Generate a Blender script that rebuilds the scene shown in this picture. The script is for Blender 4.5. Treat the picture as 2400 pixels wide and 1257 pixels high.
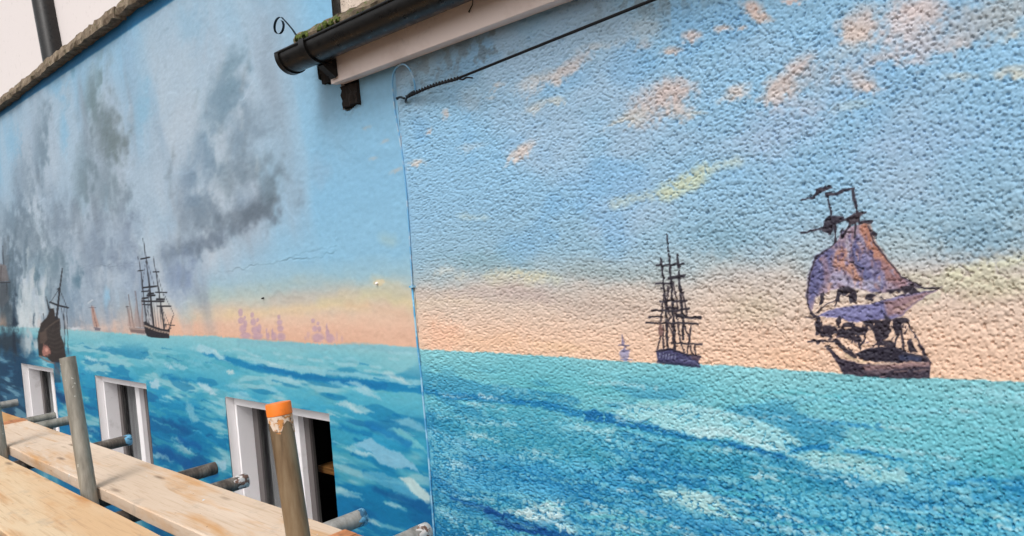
import bpy, bmesh, math, random
import numpy as np
from mathutils import Matrix, Vector

for o in list(bpy.data.objects):
    bpy.data.objects.remove(o)
scene = bpy.context.scene
COL = scene.collection

# ---------------------------------------------------------------- camera (on the scaffold lift, looking along the wall)
# world: X runs along the painted wall, the wall face is Y = 0, Z = 0 is the top of the scaffold boards
PW, PH, FPX = 2400.0, 1257.0, 1733.0
_a, _b, _s = -660 - PW / 2, 735 - PH / 2, 0.085
_vy = -FPX * FPX / (_b + _a * _s)
def _n(v): return v / np.linalg.norm(v)
_Xc = -_n(np.array([_a, _b, FPX])); _Zc = -_n(np.array([_s * _vy, _vy, FPX])); _Yc = np.cross(_Zc, _Xc)
RM = np.stack([_Xc, _Yc, _Zc])
CAM = np.array([0.0, -1.6, 0.61])
def at(px, py, Y=0.0):
    """point of the vertical plane Y that is seen at a place in the photograph"""
    d = RM @ np.array([px - PW / 2, py - PH / 2, FPX]); t = (Y - CAM[1]) / d[1]
    return Vector(CAM + t * d)
def at_z(px, py, Z=0.0):
    d = RM @ np.array([px - PW / 2, py - PH / 2, FPX]); t = (Z - CAM[2]) / d[2]
    return Vector(CAM + t * d)
def project(P):
    c = (P - CAM) @ RM
    return c[:, 0] / c[:, 2] * FPX + PW / 2, c[:, 1] / c[:, 2] * FPX + PH / 2

cam = bpy.data.cameras.new('camera'); cam_o = bpy.data.objects.new('camera', cam); COL.objects.link(cam_o)
cam.sensor_width = 36.0; cam.lens = FPX / PW * 36.0; cam.clip_start = 0.02; cam.clip_end = 500
r_, d_, f_ = RM[:, 0], RM[:, 1], RM[:, 2]
cam_o.matrix_world = Matrix(((r_[0], -d_[0], -f_[0], CAM[0]), (r_[1], -d_[1], -f_[1], CAM[1]), (r_[2], -d_[2], -f_[2], CAM[2]), (0, 0, 0, 1)))
scene.camera = cam_o

# ---------------------------------------------------------------- daylight: soft, thinly overcast
SUN_EL, SUN_AZ = math.radians(52), math.radians(163)      # azimuth from +Y, clockwise
world = bpy.data.worlds.new('World'); scene.world = world; world.use_nodes = True
nt = world.node_tree; nt.nodes.clear()
sky = nt.nodes.new('ShaderNodeTexSky'); sky.sky_type = 'NISHITA'; sky.sun_disc = False
sky.sun_elevation = SUN_EL; sky.sun_rotation = SUN_AZ; sky.dust_density = 4.0; sky.ozone_density = 0.6; sky.air_density = 1.0
hs = nt.nodes.new('ShaderNodeHueSaturation'); hs.inputs['Saturation'].default_value = 0.16
bg = nt.nodes.new('ShaderNodeBackground'); bg.inputs['Strength'].default_value = 0.15
wo = nt.nodes.new('ShaderNodeOutputWorld')
nt.links.new(sky.outputs[0], hs.inputs['Color']); nt.links.new(hs.outputs[0], bg.inputs['Color']); nt.links.new(bg.outputs[0], wo.inputs[0])
sun = bpy.data.lights.new('sun', 'SUN'); sun.energy = 1.3; sun.angle = math.radians(20); sun.color = (1.0, 0.96, 0.93)
sun_o = bpy.data.objects.new('sun', sun); COL.objects.link(sun_o)
sd = Vector((math.sin(SUN_AZ) * math.cos(SUN_EL), math.cos(SUN_AZ) * math.cos(SUN_EL), math.sin(SUN_EL)))
sun_o.rotation_euler = (-sd).to_track_quat('-Z', 'Y').to_euler(); sun_o.location = sd * 20
scene.view_settings.view_transform = 'Standard'; scene.view_settings.look = 'None'
scene.view_settings.gamma = 1.0; scene.view_settings.use_curve_mapping = False
scene.view_settings.exposure = 0.24

# ---------------------------------------------------------------- the mural: pigment on the wall
_rng = np.random.RandomState(7)
_TAB = _rng.rand(256, 256)

def vnoise(x, y, seed=0):
    x = x + seed * 17.31; y = y + seed * 9.77
    ix = np.floor(x).astype(np.int64); iy = np.floor(y).astype(np.int64)
    fx = x - ix; fy = y - iy
    fx = fx * fx * (3 - 2 * fx); fy = fy * fy * (3 - 2 * fy)
    i0 = (ix + seed * 37) & 255; i1 = (ix + 1 + seed * 37) & 255
    j0 = (iy + seed * 91) & 255; j1 = (iy + 1 + seed * 91) & 255
    a = _TAB[i0, j0]; b = _TAB[i1, j0]; c = _TAB[i0, j1]; d = _TAB[i1, j1]
    return (a + (b - a) * fx) * (1 - fy) + (c + (d - c) * fx) * fy

def fbm(x, y, octv=4, seed=0, gain=0.5):
    s = 0.0; a = 1.0; t = 0.0
    for o in range(octv):
        s = s + a * vnoise(x * 2 ** o, y * 2 ** o, seed + o * 3); t += a; a *= gain
    return s / t

def sstep(a, b, x):
    t = np.clip((x - a) / (b - a), 0, 1)
    return t * t * (3 - 2 * t)

def rgb(c):
    return np.array(c, dtype=np.float64) / 255.0

def stones(X, Z, cell, seed, rmin=.45, rmax=.8):
    """caps of little stones thrown at wet render: 0 between them, up to 1 on top"""
    gx = X / cell; gz = Z / cell
    ix = np.floor(gx).astype(np.int64); iz = np.floor(gz).astype(np.int64)
    out = np.zeros_like(gx)
    r = np.random.RandomState(seed)
    jx = r.rand(256, 256); jz = r.rand(256, 256); rr = rmin + (rmax - rmin) * r.rand(256, 256); hh = .45 + .55 * r.rand(256, 256)
    for dx in (-1, 0, 1):
        for dz in (-1, 0, 1):
            a = (ix + dx) & 255; b = (iz + dz) & 255
            ddx = gx - (ix + dx + jx[a, b]); ddz = gz - (iz + dz + jz[a, b])
            q = 1 - (ddx * ddx + ddz * ddz) / rr[a, b] ** 2
            out = np.maximum(out, hh[a, b] * np.sqrt(np.clip(q, 0, 1)))
    return out

class Mural:
    def __init__(s, u, v, X, Z, h):
        s.u, s.v, s.X, s.Z, s.h = u, v, X, Z, h
        n = len(u)
        s.c = np.zeros((n, 3)); s.label = np.zeros(n, np.int32); s.cur = 0
        s.w1 = fbm(X * 90, Z * 90, 2, 31) - .5; s.w2 = fbm(X * 90, Z * 90, 2, 47) - .5
        s.W1 = fbm(X * 14, Z * 18, 3, 53) - .5; s.W2 = fbm(X * 14, Z * 18, 3, 61) - .5
    def box(s, x0, y0, x1, y1):
        return np.nonzero((s.u > x0) & (s.u < x1) & (s.v > y0) & (s.v < y1))[0]
    def mix(s, i, col, a, dry=None):
        if dry is not None:
            a = a * sstep(dry - .22, dry + .22, s.h[i] + .5 * s.w1[i])
        a = np.clip(a, 0, 1)[:, None]
        s.c[i] = s.c[i] * (1 - a) + rgb(col) * a
        if s.cur:
            s.label[i[a[:, 0] > .42]] = s.cur
    def pos(s, i, warp, big):
        return (s.u[i] + s.w1[i] * warp * 2 + s.W1[i] * big * 2, s.v[i] + s.w2[i] * warp * 2 + s.W2[i] * big * 2)
    def poly(s, pts, col, a=1., soft=2., warp=2., big=0., dry=None):
        p = np.array(pts, float); pad = soft + warp * 2 + big * 2 + 2
        i = s.box(p[:, 0].min() - pad, p[:, 1].min() - pad, p[:, 0].max() + pad, p[:, 1].max() + pad)
        if not len(i): return
        x, y = s.pos(i, warp, big); ins = np.zeros(len(i), bool); d2 = np.full(len(i), 1e9)
        for k in range(len(p)):
            x0, y0 = p[k]; x1, y1 = p[(k + 1) % len(p)]
            dx, dy = x1 - x0, y1 - y0
            t = np.clip(((x - x0) * dx + (y - y0) * dy) / (dx * dx + dy * dy + 1e-9), 0, 1)
            d2 = np.minimum(d2, (x - x0 - t * dx) ** 2 + (y - y0 - t * dy) ** 2)
            if y0 != y1:
                ins ^= ((y0 > y) != (y1 > y)) & (x < (x1 - x0) * (y - y0) / (y1 - y0) + x0)
        d = np.sqrt(d2) * np.where(ins, -1, 1)
        s.mix(i, col, a * np.clip(.5 - d / max(soft, .5), 0, 1), dry)
    def line(s, pts, w, col, a=1., soft=1.6, warp=1., big=0., dry=None):
        p = np.array(pts, float)
        w0, w1 = (w, w) if np.isscalar(w) else w
        pad = max(w0, w1) / 2 + soft + warp * 2 + big * 2 + 2
        i = s.box(p[:, 0].min() - pad, p[:, 1].min() - pad, p[:, 0].max() + pad, p[:, 1].max() + pad)
        if not len(i): return
        x, y = s.pos(i, warp, big); best = np.full(len(i), -1e9)
        n = len(p) - 1
        for k in range(n):
            x0, y0 = p[k]; x1, y1 = p[k + 1]; dx, dy = x1 - x0, y1 - y0
            t = np.clip(((x - x0) * dx + (y - y0) * dy) / (dx * dx + dy * dy + 1e-9), 0, 1)
            hw = (w0 + (w1 - w0) * (k + t) / n) / 2
            best = np.maximum(best, hw - np.sqrt((x - x0 - t * dx) ** 2 + (y - y0 - t * dy) ** 2))
        s.mix(i, col, a * np.clip(.5 + best / soft, 0, 1), dry)
    def blob(s, x0, y0, rx, ry, col, a=1., ang=0., edge=.6, warp=0., big=0., rag=.35, dry=None, fine=.9):
        R = max(rx, ry) * (1.25 + rag) + warp * 2 + big * 2
        i = s.box(x0 - R, y0 - R, x0 + R, y0 + R)
        if not len(i): return
        x, y = s.pos(i, warp, big); ca, sa = math.cos(math.radians(ang)), math.sin(math.radians(ang))
        dx, dy = x - x0, y - y0
        d = np.hypot((dx * ca + dy * sa) / rx, (-dx * sa + dy * ca) / ry) + rag * (s.W1[i] + s.w2[i] * fine) * 2
        s.mix(i, col, a * sstep(1., 1. - edge, d), dry)

def ramp(x, stops):
    xs = [p[0] for p in stops]; cs = np.array([rgb(p[1]) for p in stops])
    return np.stack([np.interp(x, xs, cs[:, k]) for k in range(3)], 1)

HORX = [-400, 0, 160, 350, 500, 620, 780, 900, 975, 985, 1200, 1400, 1545, 1700, 1980, 2180, 2400, 3000]
HORY = [742, 765, 772, 786, 788, 799, 808, 808, 815, 818, 829, 842, 852, 856, 876, 886, 894, 926]

def paint_mural(u, v, X, Z, h, rough):
    m = Mural(u, v, X, Z, h)
    hor = np.interp(u, HORX, HORY) + m.w1 * 5
    sea = v > hor
    R_ = rough
    # ---- sky
    zz = Z + .05 * (fbm(X * 2.2, Z * 5, 3, 5) - .5) + .03 * m.W1
    smooth_sky = ramp(zz, [(.28, (230, 184, 158)), (.35, (232, 191, 167)), (.40, (228, 199, 176)), (.44, (212, 198, 180)), (.49, (190, 200, 194)), (.55, (158, 195, 210)), (.63, (142, 193, 223)), (.85, (138, 192, 226)), (1.2, (142, 194, 227)), (2.0, (136, 194, 230))])
    rough_sky = ramp(zz + .05 * (fbm(X * 5, Z * 9, 3, 15) - .5), [(.28, (242, 204, 177)), (.36, (236, 203, 180)), (.43, (222, 202, 187)), (.48, (206, 196, 188)), (.53, (174, 191, 198)), (.60, (152, 190, 213)), (.72, (148, 193, 224)), (.9, (148, 197, 231)), (1.4, (154, 202, 234))])
    m.c[:] = np.where(R_[:, None], rough_sky, smooth_sky)
    # mottling of the sky washes
    n1 = fbm(X * 3.2, Z * 4.2, 4, 21)
    a = (sstep(.48, .72, n1) * .55 * sstep(.46, .62, Z) * R_)[:, None]
    m.c = m.c * (1 - a) + rgb((176, 198, 220)) * a
    n2 = fbm(X * 5 + 3, Z * 7, 3, 27)
    a = (sstep(.55, .75, n2) * .45 * sstep(.46, .62, Z) * R_)[:, None]
    m.c = m.c * (1 - a) + rgb((124, 182, 228)) * a
    a = (sstep(.5, .75, fbm(X * 2.0, Z * 2.6, 3, 77)) * .3 * (~R_) * sstep(.6, .8, Z))[:, None]
    m.c = m.c * (1 - a) + rgb((150, 186, 208)) * a
    # colder grey-green belt above the rough horizon
    for (x, y, rx, ry, c, al) in [(1150, 610, 170, 40, (128, 172, 190), .5), (1450, 640, 200, 40, (150, 172, 178), .5), (1700, 560, 160, 60, (128, 172, 196), .5), (2300, 560, 170, 70, (124, 168, 196), .6),
                                  (1200, 690, 160, 30, (190, 172, 170), .5), (1420, 720, 160, 40, (196, 178, 168), .5), (2320, 680, 130, 45, (196, 188, 162), .6), (1780, 720, 120, 60, (200, 188, 166), .5),
                                  (1040, 790, 70, 60, (244, 196, 168), .8), (1150, 800, 160, 28, (242, 200, 168), .6), (1320, 815, 130, 22, (244, 206, 168), .5), (1850, 840, 110, 26, (244, 200, 168), .5)]:
        m.blob(x, y, rx, ry, c, al, 3, .9, 0, 10, .3)
    # ---- rough-side clouds
    for (x, y, rx, ry, ang, c, al) in [
        (1545, 240, 78, 46, -20, (186, 172, 170), .95), (1570, 215, 45, 36, -35, (190, 172, 168), .9), (1590, 262, 40, 22, 5, (196, 180, 172), .8), (1490, 272, 50, 16, -18, (190, 188, 180), .6),
        (1445, 292, 35, 5, -22, (200, 196, 180), .6), (1632, 262, 22, 6, -8, (206, 196, 176), .6),
        (1325, 165, 95, 16, -33, (200, 180, 172), .8), (1270, 185, 42, 22, -20, (190, 184, 180), .75), (1400, 112, 60, 12, -14, (176, 184, 190), .6), (1235, 205, 40, 18, -25, (176, 182, 188), .5),
        (1262, 250, 30, 16, -25, (188, 190, 186), .8), (1300, 238, 22, 10, -5, (196, 196, 186), .7), (1512, 75, 40, 48, -20, (158, 178, 192), .7), (1520, 105, 30, 12, -10, (188, 176, 176), .5),
        (1575, 118, 30, 11, -12, (214, 184, 170), .85), (1620, 82, 22, 15, -15, (214, 186, 176), .85), (1700, 66, 26, 11, -8, (214, 188, 176), .85), (1740, 62, 14, 7, -10, (212, 188, 176), .8), (1768, 20, 30, 18, 30, (210, 176, 162), .95), (1782, 40, 26, 12, 20, (206, 180, 168), .9), (1860, 6, 34, 7, 0, (222, 186, 176), .85),
        (1728, 216, 30, 17, -25, (204, 188, 180), .9), (1695, 232, 20, 8, -20, (190, 188, 186), .5),
        (1840, 205, 58, 34, -28, (196, 176, 168), .97), (1875, 165, 46, 26, -30, (194, 174, 168), .95), (1815, 232, 30, 16, -10, (196, 184, 180), .9), (1905, 185, 60, 30, -20, (148, 166, 184), .75), (1870, 252, 70, 24, -5, (166, 176, 192), .6),
        (2015, 62, 52, 44, -25, (192, 176, 172), .95), (2002, 82, 34, 22, -10, (198, 178, 168), .9), (2010, 190, 60, 34, 15, (186, 176, 176), .8), (2060, 140, 60, 20, -10, (194, 178, 176), .7), (1990, 125, 60, 20, -20, (158, 178, 192), .7),
        (2130, 70, 74, 62, -20, (190, 180, 184), .95), (2165, 30, 58, 36, 0, (200, 182, 180), .9), (2250, 105, 44, 24, -18, (198, 182, 178), .9), (2165, 110, 70, 30, -10, (176, 176, 188), .8), (2280, 60, 120, 56, -14, (150, 162, 176), .9), (2350, 40, 90, 60, -10, (152, 166, 174), .9), (2385, 85, 40, 14, -15, (196, 190, 178), .7),
        (2040, 210, 26, 16, 20, (200, 180, 172), .8), (2250, 178, 44, 9, -10, (186, 190, 182), .6), (2360, 172, 50, 12, -8, (192, 190, 176), .7), (2390, 180, 30, 8, 0, (198, 192, 170), .7), (2000, 250, 60, 12, -4, (168, 188, 188), .5), (1845, 300, 120, 60, -10, (150, 172, 206), .4), (2170, 330, 200, 60, -8, (138, 170, 208), .35),
        (1225, 358, 36, 12, -38, (206, 184, 172), .85), (1200, 374, 18, 8, -35, (196, 184, 178), .7), (982, 385, 26, 9, -8, (206, 190, 178), .85), (1105, 345, 40, 10, -12, (170, 184, 194), .5),
        (1170, 205, 20, 7, -25, (196, 184, 176), .7), (1155, 228, 14, 5, -10, (190, 186, 180), .5), (1010, 305, 12, 7, -35, (212, 182, 166), .7), (1045, 268, 9, 12, 0, (212, 180, 164), .7), (1100, 230, 30, 30, 0, (170, 186, 198), .4)]:
        g_ = sum(c) / 3; c = tuple(.82 * k_ + .18 * g_ + 24 for k_ in c); m.blob(x, y, rx * 1.38, ry * 1.42, c, al * .95, ang, .9, 7, 10, .3)
    for pts, w, c in [([(1440, 480), (1500, 462), (1560, 452)], 9, (202, 208, 168)), ([(1555, 455), (1600, 430), (1650, 405)], 30, (188, 204, 164)), ([(1580, 445), (1630, 425)], 36, (196, 206, 160)), ([(1650, 400), (1690, 390), (1735, 378)], 10, (206, 208, 166)),
                      ([(1030, 640), (1058, 632)], 9, (232, 220, 196)), ([(1075, 650), (1090, 644)], 7, (220, 210, 180)), ([(1145, 645), (1200, 640), (1260, 645), (1310, 655)], 15, (206, 205, 168)), ([(1160, 655), (1240, 655)], 20, (200, 196, 170)), ([(1215, 642), (1275, 650)], 10, (226, 216, 170)),
                      ([(2160, 690), (2230, 660), (2320, 660), (2420, 665)], 34, (198, 196, 160)), ([(2230, 640), (2330, 625), (2410, 612)], 26, (206, 206, 158)), ([(2050, 640), (2120, 655), (2200, 650)], 20, (196, 190, 160)), ([(1080, 505), (1140, 508)], 6, (190, 204, 186)), ([(960, 722), (1020, 712), (1100, 705)], 16, (216, 190, 160))]:
        g_ = sum(c) / 3; m.line(pts, w * 1.15, tuple(.7 * k_ + .3 * g_ + 14 for k_ in c), .6, 20, 6, 8, dry=.1)
    # grime that has run down below the fascia
    gz = sstep(.10, .02, np.abs(Z - 1.20)) * sstep(.46, .62, fbm(X * 40, Z * 40, 3, 501)) * sstep(.35, .6, fbm(X * 2.5, Z * 3, 2, 507)) * (X > -2.25)
    a = (gz * .55)[:, None]; m.c = m.c * (1 - a) + rgb((110, 122, 128)) * a
    gz = sstep(.26, .05, 1.25 - Z) * sstep(.42, .6, fbm(X * 3 + 5, Z * 4, 3, 511)) * .45 * R_ * (X < -.9)
    a = gz[:, None]; m.c = m.c * (1 - a) + rgb((150, 170, 182)) * a
    # ---- smooth-side sunset streaks
    for pts, w, c, al in [([(540, 742), (660, 728), (760, 718), (860, 720)], 18, (236, 208, 160), .6), ([(430, 742), (540, 736)], 20, (228, 208, 168), .5), ([(760, 705), (830, 700), (900, 690), (965, 715)], 26, (224, 208, 158), .65), ([(800, 690), (880, 680), (950, 700)], 16, (216, 206, 164), .6), ([(880, 655), (905, 665), (960, 690)], 12, (230, 208, 160), .55),
                          ([(640, 700), (740, 690), (830, 690)], 30, (198, 184, 174), .55), ([(820, 715), (900, 725), (960, 740)], 16, (222, 186, 158), .5), ([(700, 655), (800, 670), (950, 690)], 24, (180, 186, 180), .4), ([(490, 690), (600, 680), (700, 660)], 26, (176, 192, 184), .4), ([(420, 700), (520, 690)], 30, (168, 196, 196), .4), ([(900, 560), (920, 565)], 26, (176, 196, 186), .5)]:
        m.line(pts, w, c, al * .75, 20, 1, 8)
    for (x, y) in [(905, 330), (875, 372), (935, 398), (925, 402), (860, 300)]:
        m.blob(x, y, 18, 7, (190, 190, 190), .5, -25, .9, 2, 3)
    a = (sstep(1.925, 1.94, Z + .02 * (X + 5) * .3) * (~R_) * .9)[:, None]; band = a
    # ---- gun smoke
    vs = fbm(X * 5.0 + Z * .9, Z * 1.4, 4, 101)          # tall streaks
    vs2 = fbm(X * 11 + Z * 2.0, Z * 2.6, 3, 115)
    sm = np.zeros(len(u))
    def puff(x, y, rx, ry, ang, a):
        ca, sa = math.cos(math.radians(ang)), math.sin(math.radians(ang)); dx, dy = u - x, v - y
        d = np.hypot((dx * ca + dy * sa) / rx, (-dx * sa + dy * ca) / ry) + .75 * (vs - .5) + .18 * (vs2 - .5) + .1 * m.W1
        np.maximum(sm, a * sstep(1.12, .34, d), out=sm)
    for q in [(560, 300, 190, 380, 10, .78), (640, 200, 150, 330, 12, .62), (540, 470, 190, 170, -20, .95), (480, 570, 150, 110, -25, .92), (250, 400, 95, 320, -2, .85), (85, 420, 85, 300, 3, .8), (190, 620, 330, 230, 0, .97), (60, 640, 190, 260, 0, .95), (400, 640, 110, 140, 10, .95), (400, 200, 150, 300, 12, .5), (690, 330, 130, 220, 15, .62), (430, 360, 130, 300, 5, .72), (330, 420, 380, 330, 0, .5)]:
        puff(*q)
    sm *= (~R_) * sstep(850, 540, u + 260 * (vs - .5) + 90 * (fbm(X * 4, Z * 4, 3, 141) - .5)) * ~sea
    smc = ramp(np.clip(.45 * vs + .18 * vs2 + .5 * fbm(X * 3, Z * 3, 3, 131) + .03, 0, 1), [(.3, (136, 150, 164)), (.45, (152, 168, 184)), (.58, (166, 184, 202)), (.72, (182, 196, 210)), (.85, (200, 209, 217))])
    a = (np.clip(sm * 1.12, 0, 1) * .95)[:, None]
    m.c = m.c * (1 - a) + smc * a
    hz = (.52 * sstep(.34, .62, .6 * vs + .4 * fbm(X * 1.6, Z * 1.6, 3, 151)) + .12) * sstep(800, 520, u + 200 * (vs - .5)) * (~R_) * ~sea * sstep(.46, .62, Z)
    a = hz[:, None]; m.c = m.c * (1 - a) + rgb((180, 196, 211)) * a
    # dark hearts of the plumes
    for (x, y, rx, ry, ang, c, al) in [(600, 495, 74, 46, -14, (102, 108, 116), .9), (560, 520, 120, 46, -22, (108, 114, 122), .85), (636, 430, 36, 70, 12, (106, 116, 122), .75), (470, 510, 64, 74, -10, (112, 122, 132), .75), (545, 420, 62, 62, 40, (116, 128, 136), .7), (600, 390, 46, 60, 24, (122, 134, 142), .65), (430, 585, 80, 32, -20, (112, 120, 132), .75), (500, 565, 80, 26, -20, (116, 124, 136), .75), (570, 465, 40, 26, -30, (150, 164, 178), .5), (440, 430, 30, 70, 6, (124, 140, 156), .6),
                                       (245, 300, 42, 90, -6, (116, 126, 126), .9), (272, 330, 32, 70, -4, (118, 126, 124), .85), (215, 225, 24, 90, 4, (112, 128, 128), .8), (198, 410, 32, 110, 5, (112, 126, 130), .75), (255, 440, 40, 80, 0, (116, 128, 132), .7), (235, 180, 12, 70, 0, (118, 136, 136), .7), (290, 480, 26, 60, 0, (124, 134, 142), .6),
                                       (98, 330, 20, 120, 2, (118, 134, 144), .8), (60, 430, 40, 100, 4, (124, 138, 150), .65), (140, 520, 46, 100, 0, (122, 134, 146), .65), (225, 600, 40, 120, 3, (120, 130, 144), .7), (300, 560, 36, 90, 4, (132, 142, 158), .65), (180, 655, 11, 32, 0, (78, 108, 120), .85), (335, 650, 54, 70, 0, (142, 152, 172), .6), (420, 650, 40, 64, 14, (132, 144, 168), .8), (255, 730, 16, 60, 2, (146, 156, 172), .6), (30, 520, 50, 70, 0, (112, 128, 140), .7),
                                       (525, 235, 46, 140, 14, (112, 134, 148), .72), (565, 330, 50, 100, 20, (116, 132, 144), .62), (470, 400, 40, 110, 6, (118, 136, 152), .55), (520, 240, 40, 110, 18, (124, 146, 160), .5), (545, 160, 30, 70, 14, (128, 152, 164), .55), (600, 300, 50, 80, 24, (136, 150, 162), .6), (480, 330, 34, 90, 10, (128, 148, 164), .5), (270, 610, 30, 44, 0, (132, 140, 154), .6), (160, 700, 34, 90, 0, (126, 144, 160), .7), (110, 620, 70, 44, 0, (118, 142, 152), .65), (20, 600, 36, 60, 0, (110, 128, 140), .6)]:
        m.blob(x, y, rx * 1.25, ry * 1.2, (c[0] - 8, c[1] + 1, c[2] + 8), al * .9, ang, .99, 0, 12, .42, None, .05)
    # light wisps brushed upwards
    rs = np.random.RandomState(3)
    for k in range(110):
        x = rs.uniform(10, 640); y = rs.uniform(120, 720); L = rs.uniform(20, 75) * (.5 + x / 700)
        if x > 470 and y > 600: continue
        lean = rs.uniform(-.05, .32) if x > 330 else rs.uniform(-.12, .14)
        c = [(196, 206, 214), (172, 186, 202), (108, 122, 132), (150, 182, 206), (128, 142, 150)][rs.randint(5)]
        m.line([(x, y), (x + L * lean * .6, y - L * .5), (x + L * lean, y - L)], (rs.uniform(4, 14), 2), c, rs.uniform(.12, .34), 9, 1, 7)
    for (x, y, rx, ry, c, al, ang) in [(130, 200, 40, 40, (128, 186, 222), .6, 0), (150, 300, 16, 90, (130, 188, 222), .55, 0), (335, 250, 26, 110, (132, 186, 216), .5, 4), (250, 695, 12, 36, (150, 196, 224), .8, 0), (345, 480, 22, 40, (160, 184, 204), .4, 0), (275, 690, 8, 60, (172, 196, 214), .5, 0), (30, 330, 24, 70, (128, 186, 220), .5, 0), (440, 60, 60, 80, (136, 184, 214), .4, 10), (300, 120, 30, 60, (150, 180, 206), .4, 0), (745, 400, 36, 60, (150, 176, 200), .35, 0), (170, 170, 8, 26, (112, 166, 194), .6, 0)]:
        m.blob(x, y, rx, ry, c, al, ang, .95, 0, 8, .5, None, .1)
    # white powder smoke and the burning murk at the far end
    for (x, y, rx, ry, c, al, ang) in [(60, 720, 40, 110, (188, 204, 212), .8, 0), (75, 790, 18, 60, (206, 216, 220), .85, 0), (55, 760, 16, 70, (210, 220, 224), .8, 0), (98, 700, 14, 60, (196, 210, 216), .8, 2), (78, 660, 10, 50, (206, 214, 218), .7, 0), (45, 690, 8, 50, (96, 128, 146), .7, 0), (84, 650, 7, 34, (74, 110, 128), .7, 0), (110, 690, 8, 40, (120, 148, 162), .7, 0), (78, 750, 4, 22, (52, 74, 92), .85, 0),
                                       (60, 560, 70, 90, (112, 132, 146), .6, 0), (130, 640, 40, 110, (110, 132, 146), .55, 0), (30, 650, 40, 110, (92, 114, 130), .7, 0), (112, 760, 26, 70, (120, 144, 160), .6, 0), (14, 740, 30, 120, (70, 86, 96), .9, 0), (6, 770, 14, 50, (178, 152, 134), .75, 0), (33, 760, 8, 100, (24, 44, 64), .95, 2), (8, 690, 20, 70, (58, 74, 86), .8, 0), (105, 800, 20, 40, (96, 116, 130), .7, 0), (20, 822, 90, 22, (20, 40, 56), .95, 0), (60, 836, 60, 14, (16, 46, 70), .9, 0), (14, 600, 14, 60, (110, 122, 132), .6, 0), (175, 770, 22, 6, (220, 222, 228), .8, 0)]:
        m.blob(x, y, rx, ry, c, al, ang, .8, 0, 5, .4, None, .2)
    for x, y, L in [(70, 820, 190), (85, 805, 150), (52, 830, 170), (62, 700, 120), (104, 740, 110), (92, 830, 90), (45, 780, 110)]:
        m.line([(x, y), (x - 2, y - L * .5), (x + 4, y - L)], (9, 2), (214, 222, 226), .55, 6, 0, 6)
    for (x, y) in [(28, 655), (34, 690), (40, 740), (60, 600), (90, 640), (20, 640), (118, 700)]:
        m.line([(x, y + 50), (x - 1, y), (x + 3, y - 50)], (5, 1.5), (70, 98, 116), .5, 5, 0, 5)
    # blue of the gaps by the horizon, peach glow behind the far sail
    m.blob(235, 768, 40, 10, (226, 200, 186), .6, 0, .9, 0, 3); m.blob(275, 760, 14, 20, (222, 196, 180), .5, 0, .9, 0, 3)
    m.blob(440, 730, 30, 40, (176, 196, 196), .4, 0, .9, 0, 3)
    # faint scribble of plaster patching
    # ---- sea
    si = np.nonzero(v > np.interp(u, HORX, HORY) - 8)[0]
    Xs, Zs, us, vs_ = X[si], Z[si], u[si], v[si]
    dp = np.interp(us, HORX, HORY); dep = .29 - Zs                    # how far below the painted horizon
    sl = Zs + .10 * (Xs + 2) * np.clip(dep, 0, .6)
    b1 = fbm(Xs * 2.2, sl * 9, 4, 201); b2 = np.where(R_[si], fbm(Xs * 5, sl * 22, 3, 217), fbm(Xs * 2.6, sl * 13, 4, 217)); b3 = np.where(R_[si], fbm(Xs * 9, sl * 26, 3, 229), fbm(Xs * 3.6, sl * 17, 3, 229))
    Rr = R_[si]
    t = dep + .16 * (b1 - .5)
    base_s = ramp(t, [(-.02, (150, 202, 212)), (.03, (130, 198, 210)), (.10, (112, 192, 210)), (.18, (82, 180, 206)), (.28, (46, 160, 200)), (.42, (20, 142, 190)), (.6, (10, 124, 180))])
    base_r = ramp(t, [(-.02, (138, 206, 216)), (.05, (116, 196, 210)), (.14, (106, 192, 208)), (.22, (92, 184, 208)), (.34, (72, 172, 206)), (.5, (46, 150, 198)), (.7, (30, 128, 184))])
    cs = np.where(Rr[:, None], base_r, base_s)
    cov = np.clip(.5 - (dp - vs_ + 6 * m.w1[si]) / 3.5, 0, 1)
    hh = h[si]
    def wash(a, c):
        nonlocal cs
        a = np.clip(a, 0, 1)[:, None]; cs = cs * (1 - a) + rgb(c) * a
    below = sstep(.03, .12, dep)
    wash(sstep(.50, .62, b2) * .75 * below * ~Rr, (104, 188, 204)); wash(sstep(.60, .68, b2) * .7 * below * ~Rr, (150, 204, 216))
    wash(sstep(.44, .36, b3) * .6 * below * ~Rr, (8, 124, 176)); wash(sstep(.62, .70, b3) * .6 * below * ~Rr, (60, 164, 190))
    wash(sstep(.38, .28, b2) * .6 * sstep(.2, .32, dep) * ~Rr, (6, 98, 158))
    wash(sstep(.48, .60, b1) * .5 * below * Rr, (74, 174, 190)); wash(sstep(.50, .40, b2) * .55 * below * Rr, (26, 128, 180))
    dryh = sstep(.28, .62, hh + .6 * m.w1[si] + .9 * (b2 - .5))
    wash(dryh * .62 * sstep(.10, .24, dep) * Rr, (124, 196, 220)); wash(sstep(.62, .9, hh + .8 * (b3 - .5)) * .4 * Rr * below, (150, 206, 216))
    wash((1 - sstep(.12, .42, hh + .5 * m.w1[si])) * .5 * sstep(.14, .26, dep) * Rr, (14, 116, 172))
    # far-left black water
    bl = sstep(120, 40, us + 60 * (b2 - .5)) * sstep(.02, .1, dep)
    wash(bl * .85, (16, 52, 82)); wash(bl * sstep(.5, .62, b3) * .6, (60, 116, 150)); wash(bl * sstep(.60, .7, b2) * .7, (120, 168, 190))
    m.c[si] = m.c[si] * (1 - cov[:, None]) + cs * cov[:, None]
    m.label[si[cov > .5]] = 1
    sg = m.label == 1; gm = m.c[sg].mean(1, keepdims=True); m.c[sg] = m.c[sg] * .96 + gm * .04
    m.label[(u < 155) & (v < 832) & ~R_] = 0
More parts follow.
